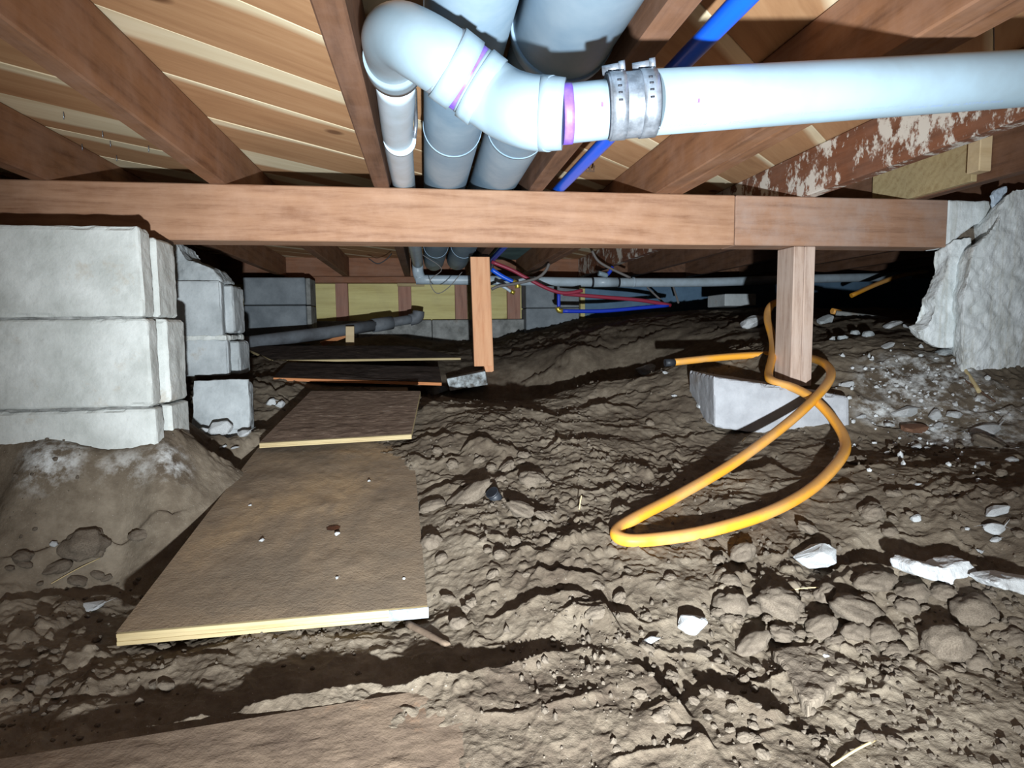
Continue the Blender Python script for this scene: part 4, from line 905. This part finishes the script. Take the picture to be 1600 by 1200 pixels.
# smaller lumps, countable in places: the rubble fields
fields = [((1110, 1600), (925, 1060), 70), ((640, 1060), (700, 960), 44), ((0, 260), (830, 1090), 26), ((960, 1320), (1040, 1180), 34), ((1300, 1600), (690, 850), 22)]
for (x0, x1), (y0, y1), n in fields:
    for k in range(n):
        a, b = rr.uniform(x0, x1), rr.uniform(y0, y1); w_ = rr.uniform(9, 20); z_ = zone(a, b)
        if 180 < a < 670 and b < 1000: continue
        put('earth_lump', CL[rr.randrange(7)], a, b, w_, w_*rr.uniform(.6, .85), 'tiny crumb of dry earth '+z_, 'clod', 'small earth crumbs '+z_, sink=.4, tilt=1)
# gravelly crumbs nobody could count
def crumbs():
    ico = bmesh.new(); bmesh.ops.create_icosphere(ico, subdivisions=1, radius=1); V0 = np.array([v.co for v in ico.verts]); F0 = np.array([[v.index for v in f.verts] for f in ico.faces]); ico.free()
    R_ = np.random.RandomState(5); N = 9000; th = R_.uniform(math.radians(-36), math.radians(52), N); r_ = .6*np.exp(R_.uniform(0, 1.35, N)); x, y = r_*np.sin(th), r_*np.cos(th)
    P3 = np.stack([x, y, 0*x], 1); keep = R_.rand(N) < np.clip(.25+.9*vn(P3, .2, 77), .04, 1); x, y = x[keep], y[keep]; n = len(x); z = height(x, y)
    s = .0012+.0042*R_.rand(n)**3; sc = s[:, None]*R_.uniform(.7, 1.3, (n, 3)); jit = 1+.25*R_.uniform(-1, 1, (n, len(V0), 1))
    V = V0[None]*jit*sc[:, None, :]; V += np.stack([x, y, z+s*.4], 1)[:, None, :]; Fc = (F0[None]+(np.arange(n)*len(V0))[:, None, None]).reshape(-1, 3)
    o = link('earth_crumbs', mesh_np('earth_crumbs', V.reshape(-1, 3), Fc, False), M['grit']); tag(o, 'fine crumbs and grit strewn over the whole dirt floor', 'grit', None, 'stuff')
    # pale chips near the powder
    N = 420; px = R_.normal(1430, 90, N); py = R_.normal(620, 55, N)
    ok = (px > 1300) & (px < 1600) & (py > 540) & (py < 780); px, py = px[ok][:260], py[ok][:260]
    Q = np.array([ground(a, b) for a, b in zip(px, py)]); Q[:, 2] = height(Q[:, 0].copy(), Q[:, 1].copy()); n = len(Q)
    s = .0015+.006*R_.rand(n)**2.5; V = V0[None]*(1+.3*R_.uniform(-1, 1, (n, len(V0), 1)))*(s[:, None]*R_.uniform(.6, 1.4, (n, 3)))[:, None, :]+(Q+np.stack([0*s, 0*s, s*.4], 1))[:, None, :]
    Fc = (F0[None]+(np.arange(n)*len(V0))[:, None, None]).reshape(-1, 3)
    o = link('mortar_chips', mesh_np('mortar_chips', V.reshape(-1, 3), Fc, False), M['white']); tag(o, 'scatter of tiny white mortar chips below the right foundation', 'chips', None, 'stuff')
crumbs()
# black plastic cap, straws, roots
q = ground(778, 783); e = empty('black_plastic_cap', tuple(q), 'black plastic pipe end poking out of the dirt left of the round clod', 'pipe cap')
a0 = q+np.array([.004, .010, -.006]); a1 = q+np.array([-.014, -.004, .022]); tube('cap_body', [a0, a1], .0135, M['black'], e, 20); tube('cap_rim', [a1-(a1-a0)*.12, a1], .0148, M['black'], e, 20)
for i, (a, b, c2, d_, r_, m_, lab) in enumerate([(905, 796, 917, 772, .0012, 'twig', 'pale straw standing in the dirt between clod and hose loop'), (1300, 1196, 1368, 1156, .0016, 'twig', 'pale stick lying in the bottom foreground at right'),
      (1505, 575, 1530, 612, .006, 'twig', 'pale root stub sticking out below the right foundation'), (1500, 590, 1555, 628, .003, 'root', 'dark thin root under the pale root stub'), (614, 1100-40, 640, 1000, .0012, 'root', 'thin root in front of the walkway'),
      (80, 912, 156, 872, .001, 'twig', 'long thin straw under the large clod at left'), (1165, 684, 1160, 690, .0015, 'twig', 'tiny yellow straw below the concrete pad'), (636, 975, 700, 1010, .006, 'buried', 'splinter of wood by the right corner of the walkway'),
      (1230, 925-2, 1290, 918, .001, 'twig', 'fine pale rootlet across the lower right clods')]):
    p, q = ground(a, b, r_), ground(c2, d_, r_); 
    if 'standing' in lab: q = p+np.array([.006, .004, .028])
    mid = (p+q)/2+np.array([.0, .0, .002]); tag(tube('straw' if m_ == 'twig' and r_ < .003 else 'root', spline([p, mid, q], 4), [r_]*9, M[m_], None, 6), lab, 'straw' if r_ < .003 else 'root')
# nails hanging from the subfloor
for i, (a, b) in enumerate(((99, 175), (160, 205), (172, 220), (128, 225), (182, 243), (232, 228))):
    p = atz(a, b, ZJ+JH-.002); tag(tube('nail', [p, p+np.array([0, 0, -.016])], .0011, M['steel'], None, 6), 'bright nail point poking down through the subfloor at upper left', 'nail', 'nail points at upper left')

# bits lying on the walkway
def on_walk(px, py):
    a, b, c2 = (np.array(PT[i]) for i in (0, 3, 2)); n_ = np.cross(b-a, c2-a); d = ray(px, py); return d*((a@n_)/(d@n_))
for i, (a, b, w_, lab) in enumerate(((409, 848, 9, 'white pebble on the walkway, left of its knot'), (527, 838, 10, 'pale pebble lying by the knot in the walkway'), (391, 792, 6, 'tiny white pebble on the walkway, near its left edge'), (577, 754, 6, 'tiny white pebble high on the right half of the walkway'),
        (631, 907, 6, 'tiny white pebble by the right edge of the walkway'), (527, 906, 6, 'tiny white pebble below the knot in the walkway'), (436, 690, 12, 'crumb of dirt on the walkway under the offcut edge'), (560, 690, 16, 'dirt lump on the walkway under the middle of the offcut edge'))):
    p = on_walk(a, b); q = w_*(p@AF)/F/2; o = bpy.data.objects.new('pebble', (SH if 'pebble' in lab else CL)[i % 7]); COL.objects.link(o); o.location = (p[0], p[1], p[2]+q*.5+.002); o.scale = (q, q, q*.8); tag(o, lab, 'pebble')
p = on_walk(521, 828); bm = bmesh.new(); bmesh.ops.create_circle(bm, cap_ends=True, radius=.011, segments=18)
for v in bm.verts: v.co.x *= 1.25+.15*math.sin(v.co.y*900)
o = link('knot', from_bm(bm, 'knot'), stone('dark_knot_wood', lin(92, 56, 36), lin(48, 30, 22), 60)); nn = np.cross(np.array(PT[2])-np.array(PT[3]), np.array(PT[0])-np.array(PT[3])); nn /= np.linalg.norm(nn)
o.location = Vector(p+nn*.0045); o.rotation_euler = Vector(nn).to_track_quat('Z', 'Y').to_euler(); adopt(o, big)
